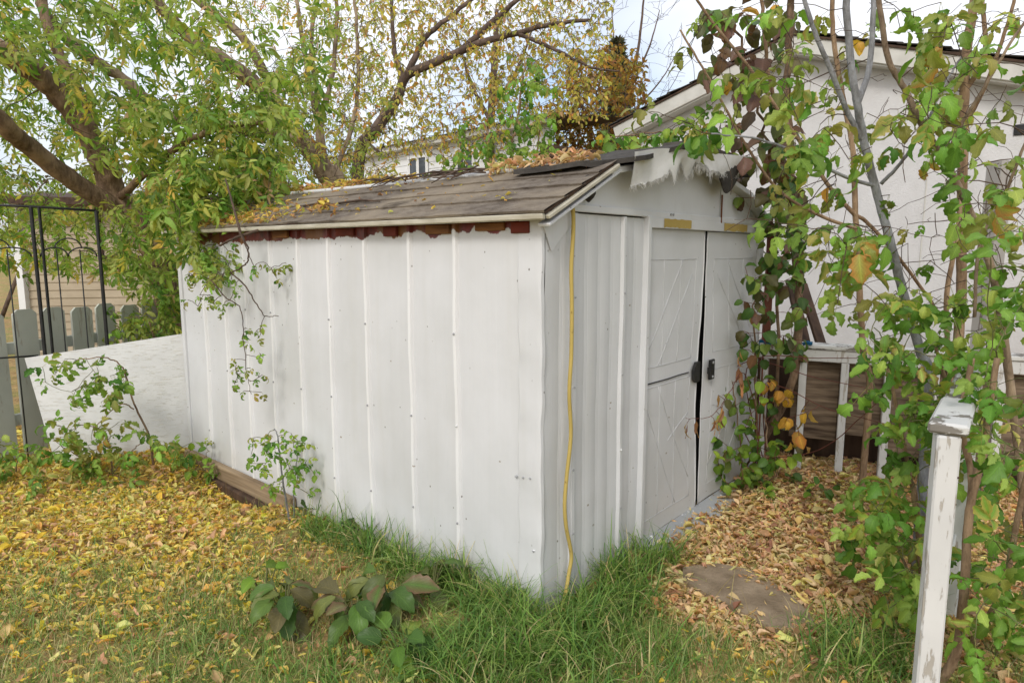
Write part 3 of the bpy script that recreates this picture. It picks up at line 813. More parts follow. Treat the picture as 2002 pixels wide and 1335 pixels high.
# ================================================================ GARAGE (right, behind)
GD = 4.5
GO = SC + D2 * GD
gar = thing('garage', 'white stucco garage with shallow gable roof behind the saplings', 'garage', GO, SHED_ROT)
PK, GHW, PSL = .52, 2.45, .315               # peak position along the wall (local y), half width, slope
def gtop(y): return 3.44 - PSL * abs(y - PK)
yl, yr = PK + 1.62, PK - GHW
a = Acc(); a.prism([(yr, -.2), (yl, -.2), (yl, gtop(yl)), (PK, 3.44), (yr, gtop(yr))], 0, 0, .12); a.obj('wall', MT['stucco'], gar)
a = Acc(); a.box(.125, 6, yl - .12, yl, -.2, gtop(yl) - .02).obj('wall', MT['stucco'], gar)
a = Acc(); a.box(.125, 6, yr, yr + .12, -.2, gtop(yr) - .02).obj('wall', MT['stucco'], gar)
for sg in (1, -1):
    ye = PK + (1.86 if sg > 0 else -(GHW + .3))
    p0 = np.array([-.17, PK, 3.44 + .045]); p1 = np.array([-.17, ye, gtop(ye) + .045])
    Acc().beam(p0 + (0, sg * .004, 0), p1, .03, .15, e=.005).obj('rake_board', MT['trim'], gar)
    Acc().beam(p0 + (.085, sg * .004, -.085), p1 + (.085, 0, -.085), .16, .02, e=.003).obj('soffit', MT['trim'], gar)
    # roof deck and ragged shingle courses along the rake
    n_ = np.array([0, sg * PSL, 1]); n_ /= np.linalg.norm(n_)
    v0 = np.array([-.2, PK, 3.44 + .135]); v1 = np.array([-.2, ye + sg * .04, gtop(ye + sg * .04) + .135])
    mid = (v0 + v1) / 2 + np.array([3.1, 0, 0])
    Acc().beam(v0 + (3.1, 0, -.02), v1 + (3.1, 0, -.02), 6.2, .02, up=(0, 0, 1), e=.002).obj('roof_deck', MT['dark_wood'], gar)
    k = 16
    for i in range(k):
        a0 = v0 + (v1 - v0) * (i / k); a1 = v0 + (v1 - v0) * ((i + 1.25) / k)
        lift = np.array([0, 0, .010 + rng.uniform(0, .014)])
        Acc().beam(a0 + (3.1, 0, .008), a1 + (3.1, 0, .002) + lift, 6.2 + rng.uniform(-.03, .05), .010, e=.002).obj('shingle_course', MT['felt'], gar)
# seam in the stucco and a small vent
Acc().box(-.006, .004, -.62, -.61, 0, 3.0).obj('seam_strip', MT['trim'], gar)
Acc().box(-.015, .004, -1.30, -1.18, 2.50, 2.58, .004).obj('vent', MT['black'], gar)

# ================================================================ HOUSES BEHIND
def siding_wall(root, p0, p1, z0, z1, ex, mat, thick=.02, base=None):
    p0 = np.array(p0, float); p1 = np.array(p1, float); a = (p1 - p0) / np.linalg.norm(p1 - p0); n = np.array([a[1], -a[0], 0.0])
    if n[1] > 0: n = -n
    z = z0
    while z < z1 - .02:
        h = min(ex, z1 - z)
        A, B = p0 + n * .0, p1 + n * .0; o = np.array(base)
        q = np.array([A + n * thick + (0, 0, z), B + n * thick + (0, 0, z), B + n * .004 + (0, 0, z + h + .012), A + n * .004 + (0, 0, z + h + .012), A + n * -.01 + (0, 0, z), B + n * -.01 + (0, 0, z)]) - o
        Acc().add(q, [(0, 1, 2), (0, 2, 3), (4, 1, 0), (4, 5, 1)]).obj('siding_board', mat, root)
        z += h
    Acc().prism(np.array([(p0 - n * .02)[:2], (p1 - n * .02)[:2], (p1 - n * .14)[:2], (p0 - n * .14)[:2]]) - np.array(base)[:2], 2, z0 - base[2], z1 - base[2]).obj('wall', mat, root)
    return a, n
# beige house, left
hb = np.array([-8.6, 9.3, 0.0])
h1 = thing('beige_house', 'beige horizontal siding house behind the picket fence', 'house', hb)
a_, n_ = siding_wall(h1, (-7.05, 9.6, 0), (-2.4, 10.6, 0), .0, 2.35, .115, MT['beige'], base=hb)
Acc().beam(np.array((-7.07, 9.56, 0)) - hb, np.array((-7.07, 9.56, 2.4)) - hb, .1, .1, up=(0, 1, 0)).obj('corner_board', MT['white_siding'], h1)
for cx_, w_ in ((-5.6, .9), (-3.9, .9)):
    yb = 9.6 + (cx_ + 7.05) * (1 / 4.65)
    f0 = np.array((cx_ - w_ / 2, yb - .09, 0)); f1 = np.array((cx_ + w_ / 2, yb - .09 + w_ / 4.65, 0))
    wd = Acc().beam(f0 + (0, 0, 1.5) - hb, f1 + (0, 0, 1.5) - hb, .09, .07).beam(f0 + (0, 0, 2.28) - hb, f1 + (0, 0, 2.28) - hb, .09, .07).beam(f0 + (0, 0, 1.47) - hb, f0 + (0, 0, 2.31) - hb, .07, .08, up=(0, 1, 0)).beam(f1 + (0, 0, 1.47) - hb, f1 + (0, 0, 2.31) - hb, .07, .08, up=(0, 1, 0)).obj('window', MT['dark_wood'], h1)
    Acc().beam((f0 + f1) / 2 + (-.4, .03 - .086, 1.89) - hb, (f0 + f1) / 2 + (.4, .03 + .086, 1.89) - hb, .012, .75).obj('pane', MT['glass'], wd)
a = Acc(); p0, p1 = np.array((-7.4, 9.2, 2.35)), np.array((-2.2, 10.32, 2.35)); up_ = np.array((-.21, .97, .10)) * 2.6
q = np.array([p0, p1, p1 + up_, p0 + up_, p0 - (0, 0, .1), p1 - (0, 0, .1)]) - hb
a.add(q, [(0, 1, 2), (0, 2, 3), (4, 1, 0), (4, 5, 1)]).obj('roof', MT['roof_brown'], h1)
# white house, centre behind the shed
hw = np.array([-3.4, 18.0, 0.0])
h2 = thing('white_house', 'white siding house seen over the shed roof through branches', 'house', hw)
q0, q1 = np.array((-4.6, 19.5, 0)), np.array((.75, 14.0, 0))
a_, n_ = siding_wall(h2, q0, q1, .0, 4.16, .165, MT['white_siding'], base=hw)
def on2(t, z, o=.05): return q0 + (q1 - q0) * t + n_ * o + np.array((0, 0, z)) - hw
Acc().beam(on2(-.02, 4.23, .12), on2(1.02, 4.23, .12), .3, .14).obj('eave_board', MT['trim'], h2)
a = Acc(); rp = [on2(-.03, 4.30, .35), on2(1.04, 4.30, .35), on2(1.04, 4.60, -2.6), on2(-.03, 4.60, -2.6)]
a.add(np.array(rp), [(0, 1, 2), (0, 2, 3)]).obj('roof', MT['roof_brown'], h2)
Acc().beam(on2(1.0, 0, .04), on2(1.0, 4.16, .04), .12, .06, up=(0, 1, 0)).obj('corner_board', MT['trim'], h2)
for t0, t1 in ((.37, .47), (.62, .70)):
    wd = Acc()
    for A, B in ((on2(t0, 3.4), on2(t1, 3.4)), (on2(t0, 3.96), on2(t1, 3.96))): wd.beam(A, B, .07, .08)
    for t in (t0, (t0 + t1) / 2, t1): wd.beam(on2(t, 3.36), on2(t, 4.0), .07, .07, up=(0, 1, 0))
    wo = wd.obj('window', MT['white_siding'], h2)
    for ta, tb in ((t0, (t0 + t1) / 2), ((t0 + t1) / 2, t1)):
        Acc().beam(on2(ta + .004, 3.68, .035), on2(tb - .004, 3.68, .035), .01, .52).obj('pane', MT['glass'], wo)
# small brown outbuilding roof right of the white house, leaf covered
ob = np.array(at(1120, 310, 10.5)); ob[2] = 0
h3 = thing('outbuilding', 'low brown roofed outbuilding beyond the shed, leaves on its roof', 'outbuilding', ob)
Acc().box(-.9, 1.6, .1, 1.8, 0, 2.75).obj('wall', MT['dark_wood'], h3)
Acc().beam((-.55, 0, 3.0), (1.9, 0, 2.72), 2.4, .08, up=(0, 0, 1)).obj('roof', MT['roof_brown'], h3)
Acc().beam((-.55, -1.215, 2.97), (1.9, -1.215, 2.69), .03, .16).obj('fascia', MT['dark_wood'], h3)

# ================================================================ LEFT FENCE, TRELLIS, BOARD
F0 = np.array((-3.80, 5.10, 0.0)); FD = np.array((.37, .93, 0.0)); FD /= np.linalg.norm(FD); FN = np.array((FD[1], -FD[0], 0))
fence = thing('picket_fence', 'grey green wooden picket fence behind the leaning white board', 'fence', F0, math.atan2(FD[1], FD[0]))
for i in range(-3, 9):
    hgt = 1.14 + rng.uniform(-.02, .02); w = .088; x0 = i * .225 + rng.uniform(-.006, .006); tl = rng.uniform(-.012, .012)
    poly = [(x0 - w, -.05), (x0 + w, -.05), (x0 + w + tl, hgt - .035), (x0 + w - .035 + tl, hgt), (x0 - w + .035 + tl, hgt), (x0 - w + tl, hgt - .035)]
    Acc().prism(poly, 1, -.02 + rng.uniform(-.003, .003), 0).obj('picket', MT['green_paint'], fence)
for zz in (.30, .86):
    Acc().box(-.9, 1.95, .001, .04, zz - .045, zz + .045, .004).obj('rail', MT['green_paint'], fence)
for xx in (-.6, 1.2):
    Acc().box(xx - .045, xx + .045, .041, .13, -.05, 1.05, .005).obj('post', MT['green_paint'], fence)

TY = 4.93
def tp(x, y): return at(x, y, TY + (x - 60) / 130 * .19)
tb = tp(78, 405); tb[2] = 0
trel = thing('garden_trellis', 'black metal trellis with thin arched bars beside the picket fence', 'trellis', tb)
def trel_add(name, path, r, sides=6):
    Acc().tube(path, r, sides).obj(name, MT['black'], trel, smooth=True, base=tb)
def vert(px, py0, z1):
    p = tp(px, py0); return [p, np.array([p[0], p[1], z1])]
for px, tops in ((60, 404), (76, 404), (188, 412)):
    p = tp(px, tops); Acc().beam(p - tb, np.array([p[0], p[1], 0]) - tb, .022 if px != 76 else .014, .022, up=(0, 1, 0), e=.004).obj('post', MT['black'], trel)
trel_add('top_bar', [tp(-160, 396), tp(62, 404), tp(188, 412)], .009)
trel_add('lower_bar', [tp(-160, 706), tp(0, 700), tp(75, 695)], .007)
trel_add('post', vert(-100, 398, 0), .012)
for x0, x1 in ((76, 190), (-100, 62)):
    y0 = 500; w = x1 - x0
    xm = (x0 + x1) / 2
    for (a0, a1, yb, hh) in ((x0 + 3, xm, y0 + 2, 18), (xm, x1 - 1, y0 + 2, 18), (x0 + w * .27, x1 - w * .27, y0 - 14, 20)):
        th = np.linspace(0, math.pi, 15); trel_add('arch', [tp((a0 + a1) / 2 - (a1 - a0) / 2 * math.cos(t), yb - hh * math.sin(t)) for t in th], .0055, 5)
    for f in (.30, .70): trel_add('bar', vert(x0 + w * f, y0 - 12, 0), .005, 5)

bp = [np.array((-3.60, 4.80, .02)), np.array((-2.42, 5.06, .0)), np.array((-2.42, 5.08, 1.0)), np.array((-3.68, 4.84, .80))]
bp[3] = at(48, 700, 4.84); bp[2] = np.array((-2.36, 5.10, 0)); bp[2][2] = at(362, 650, 5.08)[2] + .02; bp[0] = at(108, 905, 4.80)
fn = np.cross(bp[1] - bp[0], bp[3] - bp[0]); fn /= np.linalg.norm(fn); fn = -fn if fn[1] < 0 else fn
V = np.vstack([bp, [p + fn * .018 for p in bp]])
o = Acc().add(V - bp[0], [(0, 1, 2), (0, 2, 3), (4, 6, 5), (4, 7, 6), (0, 4, 5), (0, 5, 1), (1, 5, 6), (1, 6, 2), (2, 6, 7), (2, 7, 3), (3, 7, 4), (3, 4, 0)]).obj('plywood_board', MT['white_ply'])
o.location = bp[0]; tag(o, 'white peeling plywood board leaning between the shed and picket fence', 'board')

# ================================================================ RIGHT: RAIL, FRAME, SLAB
P0 = at(1852, 850, 1.95); P0[2] = 0
rail = thing('wooden_railing', 'white weathered wooden railing with a near post and a sloped cap', 'railing', P0)
pt = at(1852, 848, 1.95)[2]
Acc().beam((0.004, 0, -.05), (0, 0, pt), .064, .064, up=(D1[0] * .5 + .5, D1[1] * .5, 0), e=.006).obj('post', MT['white_wood'], rail)
RD = np.array((.605, .797, 0)); RL = 1.55
ca = np.array((-.02, -.03, pt + .022)); cb = ca + RD * RL + np.array((0, 0, -.02))
Acc().beam(ca, ca + (cb - ca) * .30, .105, .036, e=.008).obj('cap', MT['rail_cap'], rail)
Acc().beam(ca + (cb - ca) * .302 + (.004, 0, -.003), cb, .10, .036, e=.008).obj('cap', MT['rail_cap'], rail)
Acc().beam(RD * .05 + (0, 0, pt - .06), RD * RL + (0, 0, pt - .08), .035, .085, e=.004).obj('rail', MT['white_wood'], rail)
Acc().beam(RD * .05 + (0, 0, .38), RD * RL + (0, 0, .36), .035, .085, e=.004).obj('rail', MT['white_wood'], rail)
for i in range(2):
    q = RD * (.95 + i * .55); Acc().beam(q + (0, 0, -.05), q + (0, 0, pt - .01), .085, .085, up=(*RD[:2], 0), e=.005).obj('post', MT['white_wood'], rail)
# nails, knots and a split in the near post face
u_ = np.array((D1[0] * .5 + .5, D1[1] * .5, 0)); u_ /= np.linalg.norm(u_)
va_ = np.cross(u_, (0, 0, 1.)); va_ /= np.linalg.norm(va_)
fdir = va_ if va_[1] < 0 else -va_
sdir = u_ if u_[0] > 0 else -u_
for (sx, sz, r_) in ((-.022, .07, .0045), (.006, .075, .006), (-.028, .125, .004), (.012, .13, .006), (-.024, .21, .0045), (.006, .215, .006), (-.012, .27, .005), (.008, .40, .006), (-.012, .41, .005), (.01, .56, .005), (-.02, .62, .005), (.004, .03, .004)):
    c = fdir * .0325 + sdir * sx + np.array((0, 0, pt - sz)); v, t = tube_t([c - fdir * .004, c + fdir * .0012], [r_, r_ * .7], 7); Acc().add(v, t).obj('nail_hole', MT['twig'], rail)
zz = np.linspace(pt - .04, pt - .26, 14); a = Acc().tube([fdir * .0322 + sdir * (-.014 + .003 * math.sin(z * 60) + .02 * (z - pt)) + np.array((0, 0, z)) for z in zz], .0014, 4); a.obj('crack', MT['dark'], rail)

FR0 = np.array((1.70, 4.70, 0.0)); FRD = np.array((.90, -.43, 0)); FRD /= np.linalg.norm(FRD)
frame = thing('timber_frame', 'low white timber frame backed with brown plywood right of the shed', 'frame', FR0, math.atan2(FRD[1], FRD[0]))
Acc().box(-.02, 1.9, -.06, .10, .935, .965, .005).obj('top_board', MT['rail_cap'], frame)
Acc().box(-.02, 1.9, -.045, -.005, .85, .933, .004).obj('top_rail', MT['white_wood'], frame)
for xx in (.12, .37, .63, .89, 1.15, 1.5, 1.88):
    Acc().box(xx - .024, xx + .024, -.044, .044, -.05, .848, .004).obj('stud', MT['white_wood'], frame)
for xa, xb in ((.30, .60), (.602, .90), (.902, 1.86)):
    Acc().box(xa, xb, .046, .058, .22 + rng.uniform(0, .22), .86, .002).obj('plywood_panel', MT['ply_brown'], frame)
Acc().box(.0, 1.9, .5, .52, .0, .82).obj('back_board', MT['dark_wood'], frame)
# dark slanted planks leaning behind the frame
for (pa, pb, lab) in (((1598, 650), (1568, 555), 'dark brown plank leaning above the blue cloth, nearer the garage wall'), ((1570, 652), (1545, 548), 'dark plank leaning above the blue cloth, nearer the vines')):
    A = at(*pa, 4.95); B = at(*pb, 5.15); A2 = A + (A - B) * .9; A2[2] = max(.0, A2[2])
    o = Acc().beam(A2 - A2, B - A2, .075, .03, up=(.2, -1, .2)).obj('leaning_plank', MT['dark_wood']); o.location = A2; tag(o, lab, 'plank')
# blue rag over the frame top
n, m_ = 30, 8; G = np.zeros((n, m_, 3))
for i in range(n):
    for j in range(m_):
        f = i / (n - 1); g = j / (m_ - 1); x = .0 + .42 * f; y = -.075 + .10 * g
        z = .973 + .012 * math.sin(f * 19 + g * 5) * math.sin(g * 4 + 1) + .008 * math.sin(f * 37); 
        if g < .3: z -= (.3 - g) * .16 * (1.1 - f) + .01 * math.sin(f * 25); y = -.066 - .008 * math.sin(f * 21)
        G[i, j] = FR0 + FRD * x + np.array((-FRD[1], FRD[0], 0)) * y + np.array((0, 0, z))
o = Acc().grid(G).obj('blue_cloth', MT['blue'], smooth=True); tag(o, 'blue cloth draped on the top board of the white timber frame', 'cloth')
# rusty post by the shed corner
rp_ = shed_pt(2.535, -.03, 0)
o = Acc().beam((0, 0, -.05), (.0, 0, 1.72), .035, .05, up=(1, 0, 0)).obj('rusty_post', m_plain('red_brown_post', lin(128, 72, 56), lin(96, 60, 46), .8, 14, (1, 1, .2))); o.location = rp_; tag(o, 'thin red brown post standing among vines at the shed corner', 'post')

# bare slab
sc_ = [gnd(1335, 1115), gnd(1395, 1105), gnd(1470, 1120), gnd(1520, 1150), gnd(1575, 1195), gnd(1600, 1235), gnd(1520, 1240), gnd(1455, 1205), gnd(1380, 1165), gnd(1335, 1140)]
a = Acc(); a.prism([p[:2] for p in sc_], 2, -.05, .018); o = a.obj('stone_slab', MT['concrete']); tag(o, 'flat earthy stone slab lying bare among the fallen leaves', 'slab')
# grey weathered post right, by the garage
gp = at(1940, 480, 4.2); gp[2] = 0
o = Acc().beam((0, 0, -.05), (0, 0, 2.15), .10, .10, up=(1, .3, 0)).obj('weathered_post', m_peel('grey_weathered_post', lin(168, 164, 160), lin(96, 88, 82), (1, 1, .1), .56, 24)); o.location = gp; tag(o, 'tall grey weathered post in front of the stucco garage wall', 'post')

# ================================================================ TREES
def twig_paths(limbs, targets, r_tip=.0022, r_k=.010, sag=.06, seg=.11, wob=.05, up=0.0):
    """grow twigs from the limbs to each target point; returns the twig paths"""
    NP = []; NR = []
    for P, r0, r1 in limbs:
        NP.append(P); NR.append(np.linspace(r0, r1, len(P)))
    NP = np.vstack(NP); NR = np.concatenate(NR)
    d0 = np.array([np.min(np.linalg.norm(NP - t, axis=1)) for t in targets]); order = np.argsort(d0); out = []
    NPl = [NP]; cur = NP; crr = NR
    for q in order:
        t = targets[q]; dd = cur - t; d = np.linalg.norm(dd, axis=1) + np.maximum(0, dd[:, 2]) * up
        i = int(np.argmin(d)); p = cur[i]; L = np.linalg.norm(t - p)
        if L < .03: continue
        n = max(3, int(L / seg) + 2); f = np.linspace(0, 1, n)[:, None]
        mid = (p + t) / 2 + rng.normal(0, wob * L, 3) + np.array([0, 0, sag * L])
        path = (1 - f) ** 2 * p + 2 * f * (1 - f) * mid + f ** 2 * t
        path[1:-1] += rng.normal(0, .05 * seg, (n - 2, 3))
        r0 = min(crr[i] * .75, r_k * L + r_tip)
        rr = np.linspace(max(r0, r_tip), r_tip, n)
        out.append((path, rr)); cur = np.vstack([cur, path[1:]]); crr = np.concatenate([crr, rr[1:]])
    return out

def vol(boxes):
    """sample points in view-space boxes: (x0, x1, y0, y1, depth0, depth1, n)"""
    pts = []
    for x0, x1, y0, y1, a, b, n in boxes:
        for _ in range(n): pts.append(at(rng.uniform(x0, x1), rng.uniform(y0, y1), rng.uniform(a, b)))
    return np.array(pts)

def limb(px, r0, r1, n=7, jit=.006):
    P = smooth_path([at(*q) if len(q) == 3 else np.asarray(q[0]) for q in px], n)
    P = P + rng.normal(0, jit, P.shape) * np.linspace(.3, 1, len(P))[:, None]
    return (P, r0, r1)

def twig_leaves(paths, per_m, frac=.7, droop=.5, wind=(.0, 0, 0), spread=.8, nrm=.6, tipk=2):
    P = []; X = []
    for path, rr in paths:
        L = np.linalg.norm(np.diff(path, axis=0), axis=1).sum(); n = max(1, int(L * frac * per_m + rng.uniform(0, 1)))
        t = np.concatenate([1 - frac * rng.uniform(0, 1, n), np.ones(tipk)]) * (len(path) - 1)
        i = np.minimum(t.astype(int), len(path) - 2); f = (t - i)[:, None]
        P.append(path[i] * (1 - f) + path[i + 1] * f); tg = path[i + 1] - path[i]; X.append(tg / (np.linalg.norm(tg, axis=1, keepdims=True) + 1e-9))
    P = np.vstack(P); X = np.vstack(X); n = len(P)
    X = X * .5 + rdir(n) * spread + np.array([0, 0, -droop]) + np.array(wind)
    N = np.array([0, 0, 1.0]) + rdir(n) * nrm
    return P, X, N

def make_tree(name, label, cat, base, limbs, targets, bark, twig_mat, pal, size, per_m, tms, lm='leaf_mass', frac=.7, droop=.5, wind=(0, 0, 0),
              r_tip=.0022, r_k=.010, sag=.06, group=None, sides=9, twig_sides=4, up=0., edge_pal=None, nrm=.6, tipk=2, wob=.05, jit=.16, spread=.8):
    base = np.asarray(base, float); root = thing(name, label, cat, base, group=group)
    tr = Acc(); tr.tube(limbs[0][0], np.linspace(limbs[0][1], limbs[0][2], len(limbs[0][0])), sides + 2); tr.obj('trunk', bark, root, True, base)
    for P, r0, r1 in limbs[1:]:
        Acc().tube(P, np.linspace(r0, r1, len(P)), sides).obj('limb', bark, root, True, base)
    paths = twig_paths(limbs, targets, r_tip, r_k, sag, up=up, wob=wob)
    tw = Acc()
    for p, r in paths: tw.tube(p, r, twig_sides, False)
    o = tw.obj('twigs', twig_mat, root, True, base); o['kind'] = 'stuff'
    if per_m > 0:
        P, X, N = twig_leaves(paths, per_m, frac, droop, wind, nrm=nrm, tipk=tipk, spread=spread); n = len(P)
        b = pick(pal, n, jit); e = pick(edge_pal, n) if edge_pal else b * .86
        s = rng.uniform(size[0], size[1], n)
        o = leaf_mass(P, X, N, s, tms, b, e).obj('crown', MT[lm], root, True, base); o['kind'] = 'stuff'
    return root

G1, G2, G3 = lin(150, 176, 80), lin(116, 152, 64), lin(178, 190, 104)
YG, YE, OR, TN = lin(190, 190, 92), lin(222, 198, 98), lin(222, 160, 86), lin(206, 172, 128)
PAL_LEFT = [(G1, 5), (G2, 3), (G3, 5), (YG, 2.2), (YE, .6), (TN, .3)]

# left boxelder: two leaning trunks
lb = np.array((-3.05, 6.2, 0.0))
L1 = limb([(lb + (0, 0, -.05),), (326, 560, 6.2), (292, 470, 6.15), (228, 392, 6.1), (205, 330, 6.0), (160, 240, 5.8), (95, 165, 5.6), (20, 110, 5.3), (-120, 40, 5.0)], .135, .075)
L2 = limb([(262, 425, 6.15), (215, 400, 6.0), (130, 345, 5.7), (60, 290, 5.4), (-10, 230, 5.0), (-160, 120, 4.6)], .088, .062)
L3 = limb([(205, 330, 6.0), (160, 200, 5.9), (95, 60, 5.9), (75, -60, 5.9)], .06, .03)
L4 = limb([(60, 290, 5.4), (90, 230, 5.0), (170, 190, 4.8), (280, 150, 4.6)], .018, .008)
L5 = limb([(228, 392, 6.1), (330, 300, 5.4), (430, 250, 4.9), (520, 240, 4.6)], .035, .012)
L6 = limb([(95, 165, 5.6), (170, 110, 5.2), (280, 90, 4.8), (400, 110, 4.5)], .020, .008)
tg = vol([(-150, 420, -60, 250, 5.6, 7.4, 260), (-150, 420, -60, 120, 4.4, 5.4, 90), (-100, 330, 200, 420, 5.9, 7.2, 150), (120, 420, 120, 330, 4.6, 5.4, 60), (250, 560, 180, 400, 4.5, 6.0, 170), (380, 640, 10, 230, 4.6, 6.2, 85), (-60, 330, 395, 530, 5.5, 7.4, 150), (230, 350, 420, 560, 5.2, 6.2, 55), (330, 480, 350, 480, 4.7, 5.3, 70), (240, 350, 570, 660, 5.5, 6.0, 28), (360, 470, 470, 540, 4.35, 4.7, 20), (310, 540, 290, 450, 4.3, 4.9, 120), (420, 560, 200, 330, 4.5, 5.2, 40)])
make_tree('boxelder_tree', 'leafy green tree with two leaning brown trunks behind the trellis', 'tree', lb, [L1, L2, L3, L5], tg,
          MT['bark_brown'], MT['twig'], PAL_LEFT, (.07, .125), 15, T_ASH, droop=.35, wind=(.45, 0, -.25), frac=.85, nrm=.9)

# centre tree behind the shed, limbs sweeping left
cb = np.array(at(660, 420, 7.6)); cb[2] = 0
C1 = limb([(cb + (0, 0, -.05),), (655, 380, 7.6), (640, 345, 7.6), (612, 300, 7.5), (580, 262, 7.4), (545, 215, 7.3), (500, 165, 7.2), (440, 120, 7.0), (385, 85, 6.9), (320, 20, 6.7), (280, -60, 6.6)], .13, .045)
C2 = limb([(590, 272, 7.4), (540, 262, 7.3), (490, 258, 7.2), (430, 248, 7.0), (340, 232, 6.8), (240, 155, 6.6), (165, 105, 6.4), (105, 55, 6.3), (75, -10, 6.2), (60, -60, 6.2)], .065, .04)
C3 = limb([(556, 240, 7.35), (540, 200, 7.4), (528, 165, 7.4), (470, 70, 7.2), (330, -40, 7.0)], .07, .035)
C4 = limb([(632, 340, 7.6), (622, 240, 7.6), (640, 190, 7.7), (655, 100, 7.8), (660, -40, 7.9)], .035, .02)
C5 = limb([(622, 250, 7.6), (600, 140, 7.5), (580, 0, 7.5), (575, -80, 7.5)], .03, .015)
C6 = limb([(650, 345, 7.6), (690, 240, 7.7), (700, 120, 7.7), (690, -40, 7.8)], .03, .015)
C7 = limb([(640, 345, 7.6), (610, 100, 7.6), (622, 0, 7.6), (625, -60, 7.6)], .028, .016)
tg = vol([(380, 760, -60, 200, 6.4, 9.2, 330), (560, 780, 150, 360, 6.6, 9, 230), (420, 640, 200, 360, 6.4, 8, 120)])
make_tree('maple_tree', 'tree leaning over the shed roof with yellowing leaves and upright shoots', 'tree', cb, [C1, C2, C3, C4, C5, C6, C7], tg,
          MT['bark_grey'], MT['twig'], [(G3, 3), (YG, 3), (YE, 2), (OR, .8), (TN, .8), (G1, 2)], (.05, .10), 5, T_ASH, droop=.9, frac=.7, nrm=.9, r_tip=.0028, wob=.12, tipk=1)

# tree sweeping right, sparse yellow leaves
rb = np.array(at(690, 400, 10.0)); rb[2] = 0
R1_ = limb([(rb + (0, 0, -.05),), (700, 330, 10), (735, 255, 10), (775, 195, 10), (795, 150, 10), (860, 118, 9.9), (940, 85, 9.8), (1010, 66, 9.7), (1080, 48, 9.6), (1150, 40, 9.5)], .10, .022)
R2_ = limb([(775, 195, 10), (810, 115, 10.2), (835, 70, 10.3), (890, 25, 10.4), (960, -30, 10.4)], .055, .025)
R3_ = limb([(790, 165, 10), (770, 90, 10.2), (765, -40, 10.4)], .045, .022)
R4_ = limb([(900, 100, 9.9), (1000, 10, 9.9), (1060, -50, 9.9)], .05, .02)
R5_ = limb([(735, 255, 10), (712, 270, 9.6), (745, 300, 9.3)], .05, .01)
R6_ = limb([(1010, 66, 9.7), (1080, 95, 9.4), (1150, 130, 9.2), (1210, 140, 9.0)], .03, .01)
tg = vol([(640, 1200, -60, 130, 8.6, 13, 1250), (640, 1000, 120, 320, 9, 13, 700), (960, 1190, 100, 240, 8.6, 11, 380)])
PAL_Y = [(YE, 4), (YG, 3), (OR, 1.2), (TN, 2), (lin(196, 186, 110), 3)]
make_tree('sweeping_tree', 'bare dark branched tree arching to the right with sparse yellow leaves', 'tree', rb, [R1_, R2_, R3_, R4_, R5_, R6_], tg,
          MT['bark_far'], MT['twig'], PAL_Y, (.045, .10), 5, T_SMALL, droop=.8, frac=.9, r_tip=.0035, r_k=.008, wob=.16, sag=.02, nrm=1.0, twig_sides=3)

# slender far tree, thickets, spruce, bare tree
fb = np.array(at(958, 400, 15)); fb[2] = 0
f1 = limb([(fb,), (958, 300, 15), (962, 200, 15), (968, 100, 15), (972, 20, 15)], .12, .04)
f2 = limb([(960, 240, 15), (920, 160, 15), (890, 60, 15)], .05, .02)
f3 = limb([(962, 210, 15), (1010, 140, 15), (1040, 60, 15)], .05, .02)
tg = vol([(780, 1140, 0, 300, 13.5, 17, 800)])
make_tree('slender_tree', 'slender pale trunked tree far behind the white house', 'tree', fb, [f1, f2, f3], tg, MT['bark_far'], MT['twig'], PAL_Y, (.06, .13), 3.5, T_SMALL, droop=.6, frac=.9, r_tip=.0045, r_k=.007, wob=.16, nrm=1., twig_sides=3)
# spruce
sb = np.array(at(1200, 400, 22)); sb[2] = 0
spr = thing('spruce_tree', 'narrow dark spruce rising behind the orange thicket', 'tree', sb)
top = at(1207, 78, 22); H = top[2]
Acc().tube([(0, 0, 0), (0, 0, H * .5), (.05, 0, H)], [.2, .12, .02], 8).obj('trunk', MT['bark_far'], spr, True)
a = Acc(); P = []; X = []
for k in range(420):
    f = rng.uniform(.25, 1) ** .8; z = H * f; L = (1 - f) * 1.75 + .12; th = rng.uniform(0, 6.28); d = np.array([math.cos(th), math.sin(th), -.25 + .3 * f])
    p1 = np.array([0, 0, z]) + d * L * rng.uniform(.7, 1.1); a.tube([(0, 0, z), p1 * .5 + np.array([0, 0, z]) * .5 + (0, 0, -.05), p1], [.012, .008, .004], 3, False)
    for q in np.linspace(.15, 1, 12): P.append(np.array([0, 0, z]) * (1 - q) + p1 * q); X.append(d)
o = a.obj('branches', MT['twig'], spr, True); o['kind'] = 'stuff'
P = np.array(P); X = np.array(X); P = np.repeat(P, 3, 0); X = np.repeat(X, 3, 0) + rdir(len(P)) * .9
o = leaf_mass(P, X, rdir(len(P)), rng.uniform(.12, .24, len(P)), [leaflet(1, .12, 2, 0, .1, .2)], pick([(lin(84, 90, 70), 2), (lin(100, 100, 76), 1), (lin(124, 112, 82), .8)], len(P))).obj('crown', MT['needle'], spr, True); o['kind'] = 'stuff'
